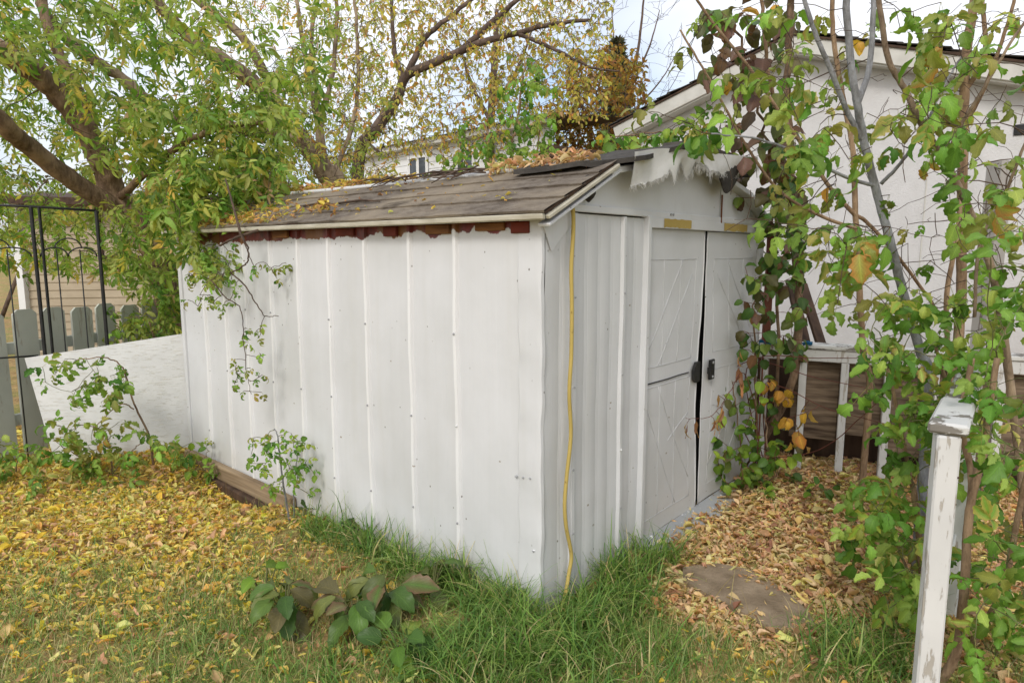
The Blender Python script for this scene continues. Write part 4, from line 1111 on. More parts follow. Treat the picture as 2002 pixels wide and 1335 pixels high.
# orange thicket in front of the spruce
tb_ = np.array(at(1190, 400, 17)); tb_[2] = 0
fl_ = [limb([(tb_ + (dx, 0, 0),), (1190 + 30 * k, 300, 17 + .2 * k), (1180 + 42 * k, 210, 17), (1175 + 50 * k, 120 + 20 * abs(k), 17)], .05, .012) for k, dx in ((-1, -.3), (0, 0), (1, .3))]
tg = vol([(1110, 1262, 120, 300, 15.5, 18.5, 520), (1060, 1160, 200, 300, 15.5, 18, 110), (1170, 1250, 90, 160, 16, 18, 60)])
make_tree('orange_thicket', 'rusty orange autumn tree between the shed roof and garage', 'tree', tb_, fl_, tg, MT['bark_far'], MT['twig'], [(lin(170, 128, 66), 3), (lin(150, 104, 62), 2), (lin(186, 152, 76), 2), (lin(140, 132, 66), 2)], (.09, .18), 11, T_SMALL, droop=.5, frac=.95, r_tip=.005, r_k=.006, wob=.15, nrm=1.)
bb = np.array(at(1215, 400, 26)); bb[2] = 0
b1 = limb([(bb,), (1225, 280, 26), (1235, 170, 26), (1250, 80, 26), (1262, -40, 26)], .11, .03)
b2 = limb([(1235, 170, 26), (1270, 90, 26), (1290, 20, 26)], .05, .015); b3 = limb([(1228, 240, 26), (1205, 120, 26), (1195, 10, 26)], .05, .015); b4 = limb([(1228, 230, 26), (1290, 160, 26), (1320, 110, 26)], .04, .012)
tg = vol([(1150, 1340, -60, 230, 24, 28, 260)])
make_tree('bare_tree', 'bare leafless tree with upright twigs against the blue sky', 'tree', bb, [b1, b2, b3, b4], tg, MT['bark_far'], MT['twig'], PAL_Y, (.08, .12), 0, T_SMALL, r_tip=.006, r_k=.008, wob=.05, up=1.5)
# far hedge line of bushes closing the horizon behind the houses
for k, (x0, x1, Y, top_y, lab) in enumerate(((-250, 130, 16, 330, 'dull green bush far behind the beige house corner'), (200, 560, 17, 300, 'grey brown thicket far behind the leaning trunks'), (520, 780, 20, 290, 'pinkish grey bare thicket behind the maple shoots'))):
    b0 = np.array(at((x0 + x1) / 2, 480, Y)); b0[2] = 0
    ls = [limb([(b0 + (dx, 0, 0),), (x0 + (x1 - x0) * f, 430, Y), (x0 + (x1 - x0) * f, 380, Y), (x0 + (x1 - x0) * f + 20, top_y + 20, Y)], .05, .012) for dx, f in ((-.6, .15), (0, .5), (.6, .85))]
    tg = vol([(x0, x1, top_y - 40 * k, 480, Y - 1, Y + 1.5, 420)])
    make_tree('far_thicket', lab, 'thicket', b0, ls, tg, MT['bark_far'], MT['twig'], [(lin(112, 112, 72), 2), (lin(128, 112, 88), 3), (lin(92, 98, 58), 2)], (.08, .16), 5, T_SMALL, twig_sides=3, frac=.9, r_tip=.0055, r_k=.006, wob=.15, nrm=1.)

# ================================================================ SAPLINGS, VINES, WEEDS (leaves placed one by one)
GP = [(lin(112, 156, 62), 4), (lin(92, 140, 56), 3), (lin(136, 172, 74), 4), (lin(160, 182, 90), 1.4), (lin(190, 184, 94), .4)]
GP_E = [(lin(176, 168, 82), 2), (lin(160, 128, 70), 1), (lin(120, 138, 60), 2)]
LS_MAP = leaf_set(T_MAP, GP, MT['leaf'], 28, GP_E)
LS_MAPY = leaf_set(T_MAP, [(lin(178, 172, 92), 2), (lin(150, 160, 78), 3), (lin(206, 166, 68), 1), (lin(120, 142, 60), 3)], MT['leaf'], 12, [(lin(186, 140, 70), 1), (lin(196, 182, 110), 2)])
LS_VINE = leaf_set(T_OVAL, [(lin(74, 106, 48), 4), (lin(92, 130, 56), 3), (lin(100, 98, 60), 1), (lin(120, 92, 74), .5), (lin(128, 152, 68), 1)], MT['leaf_big'], 18)
LS_PURP = leaf_set(T_OVAL, [(lin(110, 84, 70), 3), (lin(98, 92, 60), 3), (lin(122, 92, 62), 2), (lin(104, 112, 56), 1.6)], MT['leaf_big'], 14)
LS_WEED = leaf_set(T_WEED, [(lin(104, 114, 62), 3), (lin(112, 104, 70), 1.6), (lin(120, 96, 76), .5), (lin(88, 118, 54), 5), (lin(122, 120, 76), 1)], MT['leaf_big'], 16, [(lin(116, 92, 68), 1), (lin(96, 104, 58), 1)])
LS_LIME = leaf_set(T_OVAL, [(lin(140, 170, 58), 2), (lin(116, 152, 52), 3), (lin(92, 132, 48), 3)], MT['leaf'], 8)
LS_TAN = leaf_set(T_DRY, [(lin(176, 132, 84), 3), (lin(150, 106, 68), 2), (lin(196, 156, 98), 2)], MT['leaf_big'], 8)
LS_YEL = leaf_set(T_OVAL, [(lin(212, 172, 70), 3), (lin(196, 150, 66), 1), (lin(200, 184, 96), 2)], MT['leaf'], 8, [(lin(170, 110, 56), 1)])
leaf_count = [0]
def sapling(name, label, base, stems, targets, sets, size, bark, twig='twig', along=5, droop=.5, cat='sapling', group=None, r_tip=.0018, r_k=.007, sag=.05, extra=None, frac=.6, nrm=.45, cap=300, wob=.08, face=(0, -.35, 0), bare=None):
    base = np.asarray(base, float); root = thing(name, label, cat, base, group=group)
    for P, r0, r1 in stems: Acc().tube(P, np.linspace(r0, r1, len(P)), 8).obj('stem', bark, root, True, base)
    paths = twig_paths(stems, targets, r_tip, r_k, sag, seg=.06, wob=wob)
    tw = Acc()
    for p, r in paths: tw.tube(p, r, 5, False)
    if bare is not None:
        for p, r in twig_paths(stems + [(p_, r_[0], r_[-1]) for p_, r_ in paths], bare, r_tip * .8, r_k * .7, sag, seg=.06, wob=.14): tw.tube(p, r, 4, False)
    if tw.n: tw.obj('twigs', MT[twig], root, True, base)['kind'] = 'stuff'
    P, X, N = twig_leaves(paths, along, frac, droop, nrm=nrm, tipk=1)
    N = N + np.array(face)
    if len(P) > cap:
        k = rng.permutation(len(P))[:cap]; P, X, N = P[k], X[k], N[k]
    w = np.array([s[1] for s in sets], float); w /= w.sum()
    for i in range(len(P)):
        ms = sets[rng.choice(len(sets), p=w)][0]
        leaf_obj(ms[rng.integers(len(ms))], P[i], X[i], N[i], rng.uniform(*size), root, base); leaf_count[0] += 1
    return root
def gbase(x, y, Y=None):
    p = gnd(x, y) if Y is None else at(x, y, Y); p = np.array(p); p[2] = float(gz(p[0], p[1])); return p

# right: pale stemmed sapling that forks high in front of the garage
b = np.array((1.98, 3.05, 0.0))
S = [limb([(b,), (1815, 760, 3.05), (1800, 690, 3.05), (1765, 570, 3.03), (1740, 470, 3.0), (1712, 370, 3.0), (1690, 280, 2.98), (1676, 205, 2.96), (1664, 130, 2.95), (1654, 0, 2.93), (1650, -60, 2.93)], 0.0234, 0.0133, jit=.0012),
     limb([(1676, 205, 2.96), (1700, 130, 3.0), (1708, 0, 3.0), (1708, -60, 3.0)], 0.0140, 0.0094, jit=.0012),
     limb([(1690, 280, 2.98), (1655, 215, 2.95), (1625, 140, 2.9), (1588, 50, 2.86), (1562, -40, 2.84)], 0.0125, 0.0086, jit=.0012),
     limb([(1716, 365, 3.0), (1650, 345, 2.95), (1560, 300, 2.85), (1480, 272, 2.78), (1390, 262, 2.72)], 0.0086, 0.0031, jit=.0012),
     limb([(1722, 360, 3.0), (1760, 320, 2.95), (1800, 260, 2.9), (1850, 160, 2.85), (1880, 110, 2.82)], 0.0086, 0.0039, jit=.0012)]
tg = vol([(1500, 1860, 0, 300, 2.5, 3.3, 26), (1500, 1780, 240, 500, 2.5, 3.2, 20), (1340, 1480, 130, 290, 2.6, 3.2, 4), (1600, 1760, 450, 640, 2.55, 3.0, 12)])
br = vol([(1400, 1900, 0, 520, 2.5, 3.4, 90)])
sapling('boxelder_sapling', 'pale grey stemmed sapling forking in front of the garage gable', b, S, tg, [(LS_MAP, 3), (LS_MAPY, 2)], (.06, .12), MT['bark_pale'], along=.5, droop=.9, bare=br)
# tan trunk sapling right
b = np.array((2.52, 3.7, 0.0))
S = [limb([(b,), (1862, 800, 3.7), (1878, 600, 3.7), (1880, 450, 3.68), (1884, 250, 3.66), (1888, 120, 3.65), (1905, 0, 3.64), (1910, -60, 3.64)], 0.0281, 0.0203, jit=.0012),
     limb([(1862, 800, 3.7), (1850, 600, 3.6), (1868, 480, 3.6), (1882, 370, 3.66)], 0.0140, 0.0109, jit=.0012),
     limb([(1886, 180, 3.65), (1925, 110, 3.6), (1920, 0, 3.6)], 0.0140, 0.0101, jit=.0012), limb([(1885, 250, 3.65), (1930, 160, 3.5), (1975, 30, 3.4), (1990, -40, 3.4)], 0.0109, 0.0070, jit=.0012)]
tg = vol([(1800, 2060, 0, 330, 2.9, 3.8, 15), (1760, 2060, 330, 600, 2.9, 3.8, 16)])
br = vol([(1760, 2060, 0, 640, 2.9, 3.8, 80)])
sapling('maple_sapling', 'tan straight trunked sapling standing by the grey post', b, S, tg, [(LS_MAP, 3), (LS_MAPY, 1.4)], (.06, .12), MT['bark_tan'], along=.6, droop=.9, bare=br)
# dark stem leaning left to right across the wall
b = np.array((2.60, 3.1, 0.0))
S = [limb([(b,), (1960, 640, 3.0), (1930, 500, 2.95), (1890, 400, 2.9), (1850, 320, 2.85), (1800, 240, 2.8), (1772, 180, 2.8), (1738, 120, 2.78), (1722, 30, 2.76), (1712, -50, 2.76)], 0.0187, 0.0094, jit=.0012),
     limb([(1850, 320, 2.85), (1870, 260, 2.8), (1925, 170, 2.75), (1985, 70, 2.7), (2040, 0, 2.7)], 0.0078, 0.0047, jit=.0012),
     limb([(1905, 620, 2.5), (1915, 480, 2.5), (1965, 380, 2.45), (2010, 270, 2.4), (2060, 200, 2.4)], 0.0062, 0.0047, jit=.0012)]
tg = vol([(1740, 1990, 20, 260, 2.3, 2.9, 12), (1850, 2060, 230, 460, 2.2, 2.9, 13)])
br = vol([(1740, 2060, 0, 640, 2.3, 3.0, 70)])
sapling('leaning_sapling', 'dark stemmed sapling leaning left across the garage wall', b, S, tg, [(LS_MAP, 3), (LS_MAPY, 2)], (.06, .115), MT['bark_grey'], along=.6, bare=br)
# brown stem rising from behind the vines
b = np.array((2.16, 3.92, 0.0))
S = [limb([(b,), (1700, 760, 3.92), (1688, 690, 3.9), (1680, 560, 3.85), (1680, 480, 3.8), (1672, 420, 3.8), (1668, 300, 3.8), (1650, 200, 3.78), (1630, 80, 3.76), (1628, -40, 3.76)], 0.0203, 0.0117, jit=.0012),
     limb([(1676, 425, 3.8), (1625, 370, 3.75), (1580, 300, 3.7), (1530, 230, 3.65), (1470, 140, 3.6), (1390, 40, 3.55), (1350, -20, 3.5)], 0.0125, 0.0062, jit=.0012),
     limb([(1680, 450, 3.8), (1600, 420, 3.7), (1520, 370, 3.6), (1450, 270, 3.5), (1390, 160, 3.4), (1330, 60, 3.4)], 0.0101, 0.0047, jit=.0012),
     limb([(1672, 420, 3.8), (1700, 440, 3.85), (1770, 520, 3.95), (1840, 620, 4.1)], 0.0109, 0.0094, jit=.0012)]
tg = vol([(1340, 1560, 0, 230, 3.2, 3.9, 12), (1500, 1660, 150, 440, 3.3, 4.0, 10), (1250, 1400, 200, 275, 3.2, 3.6, 4), (1560, 1720, 0, 200, 3.4, 4.0, 4)])
br = vol([(1510, 1740, 0, 640, 3.2, 4.1, 80), (1340, 1510, 0, 230, 3.2, 3.9, 40), (1300, 1420, 60, 260, 3.2, 3.7, 8)])
sapling('brown_sapling', 'brown stemmed sapling with long branches reaching over the shed gable', b, S, tg, [(LS_MAP, 2), (LS_MAPY, 2), (LS_YEL, .6)], (.055, .105), MT['bark_tan'], along=.6, twig='twig', bare=br)
# bushy cluster around the railing
b = np.array((1.86, 2.85, 0.0))
S = [limb([(b,), (1800, 1150, 2.75), (1790, 1000, 2.7), (1760, 830, 2.65), (1735, 720, 2.6)], 0.0125, 0.0062, jit=.0012), limb([(b,), (1850, 950, 2.8), (1860, 800, 2.75), (1830, 680, 2.7)], 0.0140, 0.0062, jit=.0012)]
tg = vol([(1690, 1905, 640, 830, 2.35, 2.9, 42), (1730, 1980, 540, 700, 2.5, 3.0, 20), (1760, 1880, 800, 860, 2.4, 2.8, 4)])
sapling('boxelder_bush', 'dense bright green leafy bush growing over the railing cap', b, S, tg, [(LS_MAP, 5), (LS_LIME, .6)], (.06, .10), MT['bark_tan'], along=1.6, droop=.45, nrm=.4, face=(0, -.6, .3), twig='stem_green')
# low seedling left of the near post
b = gbase(1790, 1150)
S = [limb([(b,), (1760, 1080, b[1] - .05), (1730, 1000, b[1] - .1), (1700, 950, b[1] - .15)], 0.0078, 0.0039, jit=.0012), limb([(b,), (1800, 1050, b[1]), (1790, 950, b[1])], 0.0078, 0.0039, jit=.0012)]
tg = vol([(1640, 1830, 920, 1080, 2.35, 2.8, 30), (1720, 1830, 1080, 1190, 2.3, 2.7, 14), (1740, 1820, 840, 930, 2.5, 2.8, 6)])
sapling('maple_seedling', 'low dark green seedling left of the near white post', b, S, tg, [(LS_MAP, 5), (LS_MAPY, .6)], (.065, .115), MT['bark_tan'], along=3, droop=.4, nrm=.35, face=(0, -.7, .4), twig='stem_green')
# right edge shrub beside the post
b = gbase(1905, 1290, 2.2); b = np.array((1.56, 2.24, 0.0))
S = [limb([(b,), (1868, 1280, 2.2), (1885, 1150, 2.18), (1895, 1000, 2.2), (1920, 900, 2.2), (1930, 830, 2.2), (1950, 700, 2.2)], 0.0172, 0.0094, jit=.0012), limb([(1890, 1050, 2.2), (1900, 930, 2.25), (1880, 830, 2.3), (1900, 700, 2.3)], 0.0140, 0.0094, jit=.0012),
     limb([(b + (.3, .25, 0),), (1960, 1150, 2.4), (2000, 960, 2.4), (2040, 800, 2.4)], 0.0140, 0.0078, jit=.0012)]
tg = vol([(1910, 2080, 440, 760, 2.0, 2.7, 32), (1900, 2080, 740, 1060, 1.9, 2.6, 28), (1895, 2080, 1030, 1330, 1.85, 2.5, 50)])
br = vol([(1880, 2080, 500, 1300, 1.95, 2.7, 40)])
sapling('edge_shrub', 'large leaved shrub filling the edge of the yard behind the near post', b, S, tg, [(LS_MAP, 5), (LS_MAPY, .5)], (.055, .10), MT['bark_tan'], along=2.0, droop=.5, nrm=.4, face=(0, -.6, .3), twig='stem_green', cat='shrub', bare=br)

# vine column at the shed corner
b = shed_pt(2.62, .1, 0)
S = [limb([(b,), (1545, 760, 4.55), (1562, 600, 4.5), (1560, 480, 4.45), (1548, 350, 4.4), (1540, 200, 4.35), (1545, 40, 4.3), (1545, -50, 4.3)], .03, .02, jit=.006),
     limb([(b + (.05, .1, 0),), (1515, 800, 4.5), (1520, 600, 4.45), (1512, 450, 4.4), (1510, 340, 4.35), (1480, 200, 4.2), (1440, 60, 4.1)], .012, .008, jit=.012),
     limb([(b + (-.1, -.2, 0),), (1480, 850, 4.25), (1475, 700, 4.2), (1480, 560, 4.2)], .008, .005, jit=.012)]
tg = vol([(1485, 1580, 330, 720, 4.0, 4.6, 120), (1450, 1510, 510, 720, 3.95, 4.3, 40), (1490, 1580, 280, 440, 3.9, 4.5, 44)])
sapling('climbing_vine', 'dark green vine climbing the corner of the shed beside the doors', b, S, tg, [(LS_VINE, 4), (LS_PURP, .6)], (.055, .105), MT['bark_brown'], 'twig_red', along=6, droop=.7, cat='vine', r_k=.004, nrm=.5, face=(0, -.8, 0))
b2_ = b + np.array((.12, .15, 0))
S = [limb([(b2_,), (1560, 700, 4.6), (1540, 420, 4.5), (1520, 250, 4.3), (1500, 120, 4.2), (1490, 0, 4.1), (1490, -60, 4.1)], .014, .010, jit=.006)]
tg = vol([(1420, 1560, -40, 330, 3.9, 4.5, 58), (1370, 1440, 20, 180, 3.8, 4.2, 14), (1440, 1560, 300, 420, 4.0, 4.5, 16)])
sapling('bronze_vine', 'bronze leaved vine above the shed gable against the sky', b2_, S, tg, [(LS_PURP, 4), (LS_VINE, .8)], (.075, .13), MT['bark_tan'], 'twig_red', along=3.4, droop=.9, cat='vine', r_k=.004, nrm=.5, face=(0, -.9, 0))
b3_ = np.array(gbase(1450, 960)); 
S = [limb([(b3_,), (1450, 900, b3_[1] - .02), (1440, 800, b3_[1] - .05), (1430, 740, b3_[1] - .06)], .007, .003, jit=.006), limb([(b3_ + (.08, .05, 0),), (1500, 880, b3_[1]), (1490, 780, b3_[1]), (1475, 720, b3_[1])], .007, .003, jit=.006), limb([(b3_ + (.05, -.05, 0),), (1505, 940, b3_[1] - .05), (1530, 910, b3_[1] - .1)], .006, .003)]
Yb = b3_[1]
tg = vol([(1395, 1520, 740, 960, Yb - .25, Yb + .1, 62), (1480, 1560, 860, 960, Yb - .2, Yb + .1, 26), (1580, 1640, 930, 970, Yb - .4, Yb - .1, 5), (1400, 1500, 880, 960, Yb - .3, Yb, 26)])
sapling('vine_bush', 'bushy green vine growing at the foot of the shed doors', b3_, S, tg, [(LS_VINE, 2), (LS_LIME, 2)], (.05, .095), MT['bark_brown'], 'twig_red', along=5, droop=.5, cat='vine', r_k=.004, nrm=.5, face=(0, -.7, .2))
# withered spray hanging before the door gap
p0 = at(1460, 735, 3.85)
S = [limb([(b3_ + (.1, .0, .0),), (1480, 820, 3.95), (1455, 730, 3.85), (1430, 760, 3.75), (1405, 800, 3.7), (1380, 815, 3.68), (1340, 818, 3.66)], .003, .0015, n=6, jit=.003)]
tg = vol([(1338, 1352, 822, 828, 3.64, 3.68, 3), (1358, 1375, 815, 825, 3.66, 3.7, 3), (1385, 1420, 770, 825, 3.66, 3.72, 9), (1440, 1475, 680, 760, 3.8, 3.9, 6)])
sapling('withered_spray', 'withered brown leaves drooping from a thin twig before the door gap', b3_ + (.1, 0, 0), S, tg, [(LS_TAN, 1)], (.06, .11), MT['twig_red'], 'twig_red', along=1, droop=3.0, cat='twig', r_k=.002, nrm=.9)
# arching red canes across the timber frame, with yellow leaves
b = np.array(gbase(1500, 940))
S = [limb([(b,), (1420, 760, b[1] - .1), (1480, 700, b[1] - .3), (1600, 700, b[1] - .5), (1740, 700, b[1] - .8)], .004, .002, jit=.0016), limb([(b,), (1460, 720, b[1] - .2), (1600, 740, b[1] - .4), (1750, 770, b[1] - .6)], .004, .002, jit=.0016),
     limb([(b,), (1500, 760, b[1] - .2), (1620, 800, b[1] - .5), (1740, 830, b[1] - .9)], .004, .002, jit=.0016), limb([(b,), (1480, 900, b[1] - .1), (1600, 880, b[1] - .3), (1700, 800, b[1] - .6), (1750, 740, b[1] - .8)], .004, .002, jit=.0016)]
tg = vol([(1535, 1580, 790, 890, b[1] - .6, b[1] - .3, 7), (1490, 1560, 720, 800, b[1] - .3, b[1], 8)])
sapling('red_canes', 'thin red canes arching in front of the brown plywood with yellow leaves', b, S, tg, [(LS_YEL, 3), (LS_TAN, 1)], (.05, .10), MT['twig_red'], 'twig_red', along=1, droop=1.2, cat='canes', r_k=.002)

# left: plants in front of the white board
b = np.array(at(300, 900, 4.70)); b[2] = float(gz(b[0], b[1]))
S = [limb([(b,), (290, 850, b[1] - .05), (262, 790, b[1] - .1), (240, 720, b[1] - .15), (205, 700, b[1] - .2), (150, 702, b[1] - .25)], .009, .003, jit=.003), limb([(262, 800, b[1] - .1), (235, 790, b[1] - .12), (190, 830, b[1] - .2)], .005, .003, jit=.003), limb([(240, 760, b[1] - .13), (200, 745, b[1] - .2), (150, 760, b[1] - .3)], .004, .002, jit=.003)]
tg = vol([(80, 245, 690, 790, b[1] - .45, b[1] - .1, 26), (225, 265, 740, 765, b[1] - .2, b[1] - .1, 3)])
sapling('arching_seedling', 'arching seedling with large green leaves before the white board', b, S, tg, [(LS_MAP, 4), (LS_MAPY, .8)], (.05, .095), MT['bark_brown'], along=2.4, droop=.8, nrm=.4, face=(0, -.9, 0), twig='stem_green')
b = np.array(gbase(220, 930))
S = [limb([(b,), (215, 880, b[1]), (200, 840, b[1] - .05), (150, 830, b[1] - .1)], .006, .003, jit=.003), limb([(b,), (250, 890, b[1]), (280, 860, b[1])], .005, .003), limb([(b,), (150, 890, b[1]), (120, 870, b[1] - .1)], .005, .003)]
tg = vol([(100, 330, 820, 900, b[1] - .3, b[1] + .1, 40), (150, 270, 880, 950, b[1] - .35, b[1] - .05, 22)])
sapling('board_seedling', 'wide pale green seedling at the foot of the white board', b, S, tg, [(LS_MAP, 3), (LS_MAPY, 1.6)], (.05, .095), MT['bark_brown'], along=2.6, droop=.5, nrm=.4, face=(0, -.8, .2), twig='stem_green')
b = np.array(gbase(375, 925))
S = [limb([(b,), (372, 895, b[1]), (370, 868, b[1])], .005, .003), limb([(b,), (395, 900, b[1]), (410, 880, b[1])], .004, .002)]
tg = vol([(330, 420, 858, 930, b[1] - .2, b[1] + .05, 24), (415, 435, 915, 935, b[1] - .15, b[1] - .1, 2)])
sapling('corner_seedling', 'small green seedling at the far corner of the shed', b, S, tg, [(LS_MAP, 3), (LS_LIME, 1)], (.04, .075), MT['bark_brown'], along=3, droop=.4, nrm=.4, face=(0, -.6, .3), twig='stem_green')
b = np.array(gbase(30, 935))
S = [limb([(b,), (35, 900, b[1]), (60, 880, b[1])], .005, .003), limb([(b,), (0, 905, b[1]), (-20, 890, b[1])], .004, .002)]
tg = vol([(-40, 85, 870, 930, b[1] - .25, b[1] + .1, 24), (60, 95, 930, 980, b[1] - .5, b[1] - .3, 5)])
sapling('fence_seedling', 'low seedling at the foot of the leftmost fence pickets', b, S, tg, [(LS_MAP, 3), (LS_MAPY, 1)], (.05, .09), MT['bark_brown'], along=2.6, droop=.5, nrm=.4, face=(0, -.7, .2), twig='stem_green')
# leafy shoots over the fence
b = np.array((-3.1, 5.75, 0.0))
S = [limb([(b,), (300, 660, 5.7), (285, 625, 5.65), (250, 620, 5.6)], .008, .004)]
tg = vol([(215, 355, 600, 665, 5.45, 5.8, 30), (300, 355, 540, 610, 5.4, 5.8, 18)])
sapling('fence_shoot', 'dark green leafy shoot rising behind the pickets near the shed', b, S, tg, [(LS_MAP, 1)], (.05, .09), MT['bark_brown'], along=2.6, droop=.6, nrm=.4, face=(0, -.8, .1), twig='stem_green')
# seedling against the side wall
b = np.array(gbase(566, 1012))
S = [limb([(b,), (556, 960, b[1]), (548, 900, b[1]), (542, 850, b[1] - .02), (536, 838, b[1] - .02)], .007, .003, jit=.002), limb([(b + (.02, .02, 0),), (575, 960, b[1]), (580, 900, b[1]), (582, 860, b[1])], .005, .002, jit=.002)]
tg = vol([(490, 600, 845, 920, b[1] - .16, b[1] + .03, 34), (500, 625, 905, 965, b[1] - .2, b[1] + .02, 20), (525, 560, 833, 850, b[1] - .05, b[1], 3)])
sapling('wall_seedling', 'fresh green seedling growing against the white side wall', b, S, tg, [(LS_MAP, 3), (LS_LIME, 1)], (.03, .058), MT['bark_pale'], along=3, droop=.35, nrm=.4, face=(0, -.5, .3), twig='stem_green')
# tall green shoot behind the roof
b = np.array(at(1010, 420, 6.6)); b[2] = 0
S = [limb([(b,), (1000, 340, 6.6), (1010, 250, 6.6), (1020, 170, 6.6), (1030, 110, 6.6)], .02, .006), limb([(b,), (960, 300, 6.5), (930, 240, 6.5)], .014, .005), limb([(b,), (1050, 300, 6.6), (1065, 220, 6.6)], .014, .005)]
tg = vol([(980, 1090, 160, 320, 6.1, 7.0, 62), (900, 1020, 220, 340, 6.1, 7.0, 40), (990, 1060, 105, 170, 6.3, 6.8, 14), (840, 920, 300, 350, 6.1, 6.8, 14)])
sapling('roof_shoot', 'bright green leafy sapling behind the shed roof before the white house', b, S, tg, [(LS_MAP, 1), (LS_LIME, .3)], (.06, .10), MT['bark_tan'], along=2.0, droop=.9, nrm=.4, face=(0, -.8, 0))
# creeper on the far roof edge beside the felt
b = shed_pt(2.5, .8, 0)
S = [limb([(b,), (shed_pt(2.45, .7, 1.9),), (shed_pt(1.9, .55, 2.15),), (1300, 262, 4.5), (1180, 272, 4.6)], .01, .004)]
tg = vol([(1165, 1300, 255, 290, 4.2, 4.7, 22), (1280, 1420, 225, 285, 4.0, 4.5, 20)])
sapling('roof_creeper', 'green creeper lying over the top of the shed roof', b, S, tg, [(LS_MAP, 2), (LS_LIME, 2), (LS_YEL, .5)], (.06, .10), MT['bark_brown'], along=2, droop=.2, cat='creeper', nrm=.5, r_k=.004)

# broad leaved weeds in the grass
def weed(label, px, n, size, sets, tall=.12, group=None):
    b = np.array(gbase(*px)); root = thing('broadleaf_weed', label, 'weed', b); st = Acc()
    for i in range(n):
        th = rng.uniform(0, 6.28); h = tall * rng.uniform(.4, 1.2); rr = rng.uniform(.02, .09)
        tip = b + np.array([math.cos(th) * rr, math.sin(th) * rr, h])
        st.tube([b + (0, 0, -.01), b * .4 + tip * .6 + (0, 0, .02), tip], [.005, .004, .003], 5, False)
        ms = sets[rng.integers(len(sets))]
        leaf_obj(ms[rng.integers(len(ms))], tip, np.array([math.cos(th), math.sin(th), rng.uniform(-.5, .5)]), np.array([0, -.35, 1]) + rdir(1)[0] * .35, rng.uniform(*size), root, b)
    st.obj('stems', MT['stem_green'], root, True, b)
weed('broad purple green weed nearest the lawn of the weed row', (560, 1220), 14, (.12, .19), [LS_WEED], .15)
weed('broad weed with bronze leaves in the middle of the weed row', (695, 1235), 15, (.12, .20), [LS_WEED], .16)
weed('broad weed with reddish upright leaves between its neighbours', (760, 1200), 13, (.12, .19), [LS_WEED], .20)
weed('broad dark green weed closest to the shed corner grass', (845, 1170), 12, (.10, .17), [LS_WEED], .15)
weed('bright lime green small weed at the end of the weed row', (520, 1190), 7, (.06, .10), [LS_LIME], .17)
weed('low green weed with flat leaves below the side wall', (705, 1050), 8, (.07, .12), [LS_VINE], .08)
weed('glossy green weed in front of the bronze leaved one', (780, 1275), 8, (.09, .14), [LS_VINE, LS_LIME], .08)
weed('round leaved green weed at the foot of the wall seedling', (590, 1010), 6, (.07, .11), [LS_VINE], .06)

# branch fallen over the roof edge, its tips hanging before the wall
S = [limb([(735, 352, 4.55), (690, 375, 4.35), (600, 418, 4.15), (540, 440, 4.05), (468, 462, 4.0), (430, 480, 4.05)], .012, .007, jit=.0016),
     limb([(470, 455, 3.98), (455, 400, 4.1), (440, 350, 4.25)], .008, .005, jit=.0016),
     limb([(468, 452, 3.98), (485, 490, 3.97), (478, 520, 3.96), (440, 535, 3.95), (430, 555, 3.95)], .006, .003, jit=.006),
     limb([(450, 532, 3.95), (480, 560, 3.93), (505, 600, 3.92), (520, 618, 3.92), (545, 618, 3.92)], .005, .002, jit=.003),
     limb([(468, 455, 3.98), (480, 480, 3.96), (495, 520, 3.95)], .005, .002, jit=.0016),
     limb([(415, 550, 3.97), (440, 580, 3.95), (470, 605, 3.93), (476, 660, 3.92), (482, 720, 3.92), (490, 770, 3.92)], .004, .0015, jit=.003)]
tg = vol([(450, 520, 700, 775, 3.86, 3.95, 16), (455, 510, 640, 700, 3.86, 3.95, 9), (490, 560, 505, 560, 3.88, 3.97, 8), (390, 470, 470, 560, 3.9, 4.15, 26), (400, 470, 560, 610, 3.9, 4.0, 10), (365, 420, 520, 600, 3.95, 4.1, 16)])
bb_ = at(468, 455, 3.98)
sapling('fallen_branch', 'grey fallen branch lying across the shed roof with leaves hanging over the wall', bb_, S, tg, [(LS_MAP, 2), (LS_MAPY, 1.4)], (.025, .05), MT['twig'], along=3, droop=.7, cat='branch', r_k=.003, nrm=.8, face=(0, -.6, 0))

# ================================================================ LITTER, GRASS
PAL_LIT = [(lin(250, 216, 116), 5), (lin(250, 226, 144), 4), (lin(240, 204, 146), 3), (lin(246, 192, 102), 2.6), (lin(230, 182, 144), 2.2), (lin(226, 222, 130), 1.8), (lin(176, 132, 96), .9), (lin(252, 214, 84), 3)]
PAL_LITR = [(lin(238, 202, 160), 4), (lin(242, 214, 164), 3), (lin(226, 182, 146), 3), (lin(236, 184, 126), 2), (lin(184, 138, 108), 1.8), (lin(242, 218, 140), 2.2), (lin(222, 214, 144), .8)]
def scatter(n, x0, x1, y0, y1, dens):
    x = rng.uniform(x0, x1, n); y = rng.uniform(y0, y1, n); k = rng.uniform(0, 1, n) < dens(x, y); return x[k], y[k]
def outside_shed(x, y, m=.02):
    lx, ly = to_shed(x, y); return ~((lx > -m) & (lx < W_ + m) & (ly > -m) & (ly < L_ + m))
slab_c = np.mean([p[:2] for p in sc_], 0)
def slab_mask(x, y):
    u = (x - slab_c[0]); v = (y - slab_c[1]); a = math.atan2(gnd(1600, 1235)[1] - gnd(1335, 1115)[1], gnd(1600, 1235)[0] - gnd(1335, 1115)[0])
    p = u * math.cos(a) + v * math.sin(a); q = -u * math.sin(a) + v * math.cos(a); return (p / .36) ** 2 + (q / .15) ** 2
def right_side(x, y):     # in front of the doors
    lx, ly = to_shed(x, y); return (ly < .25) & (lx > .35)
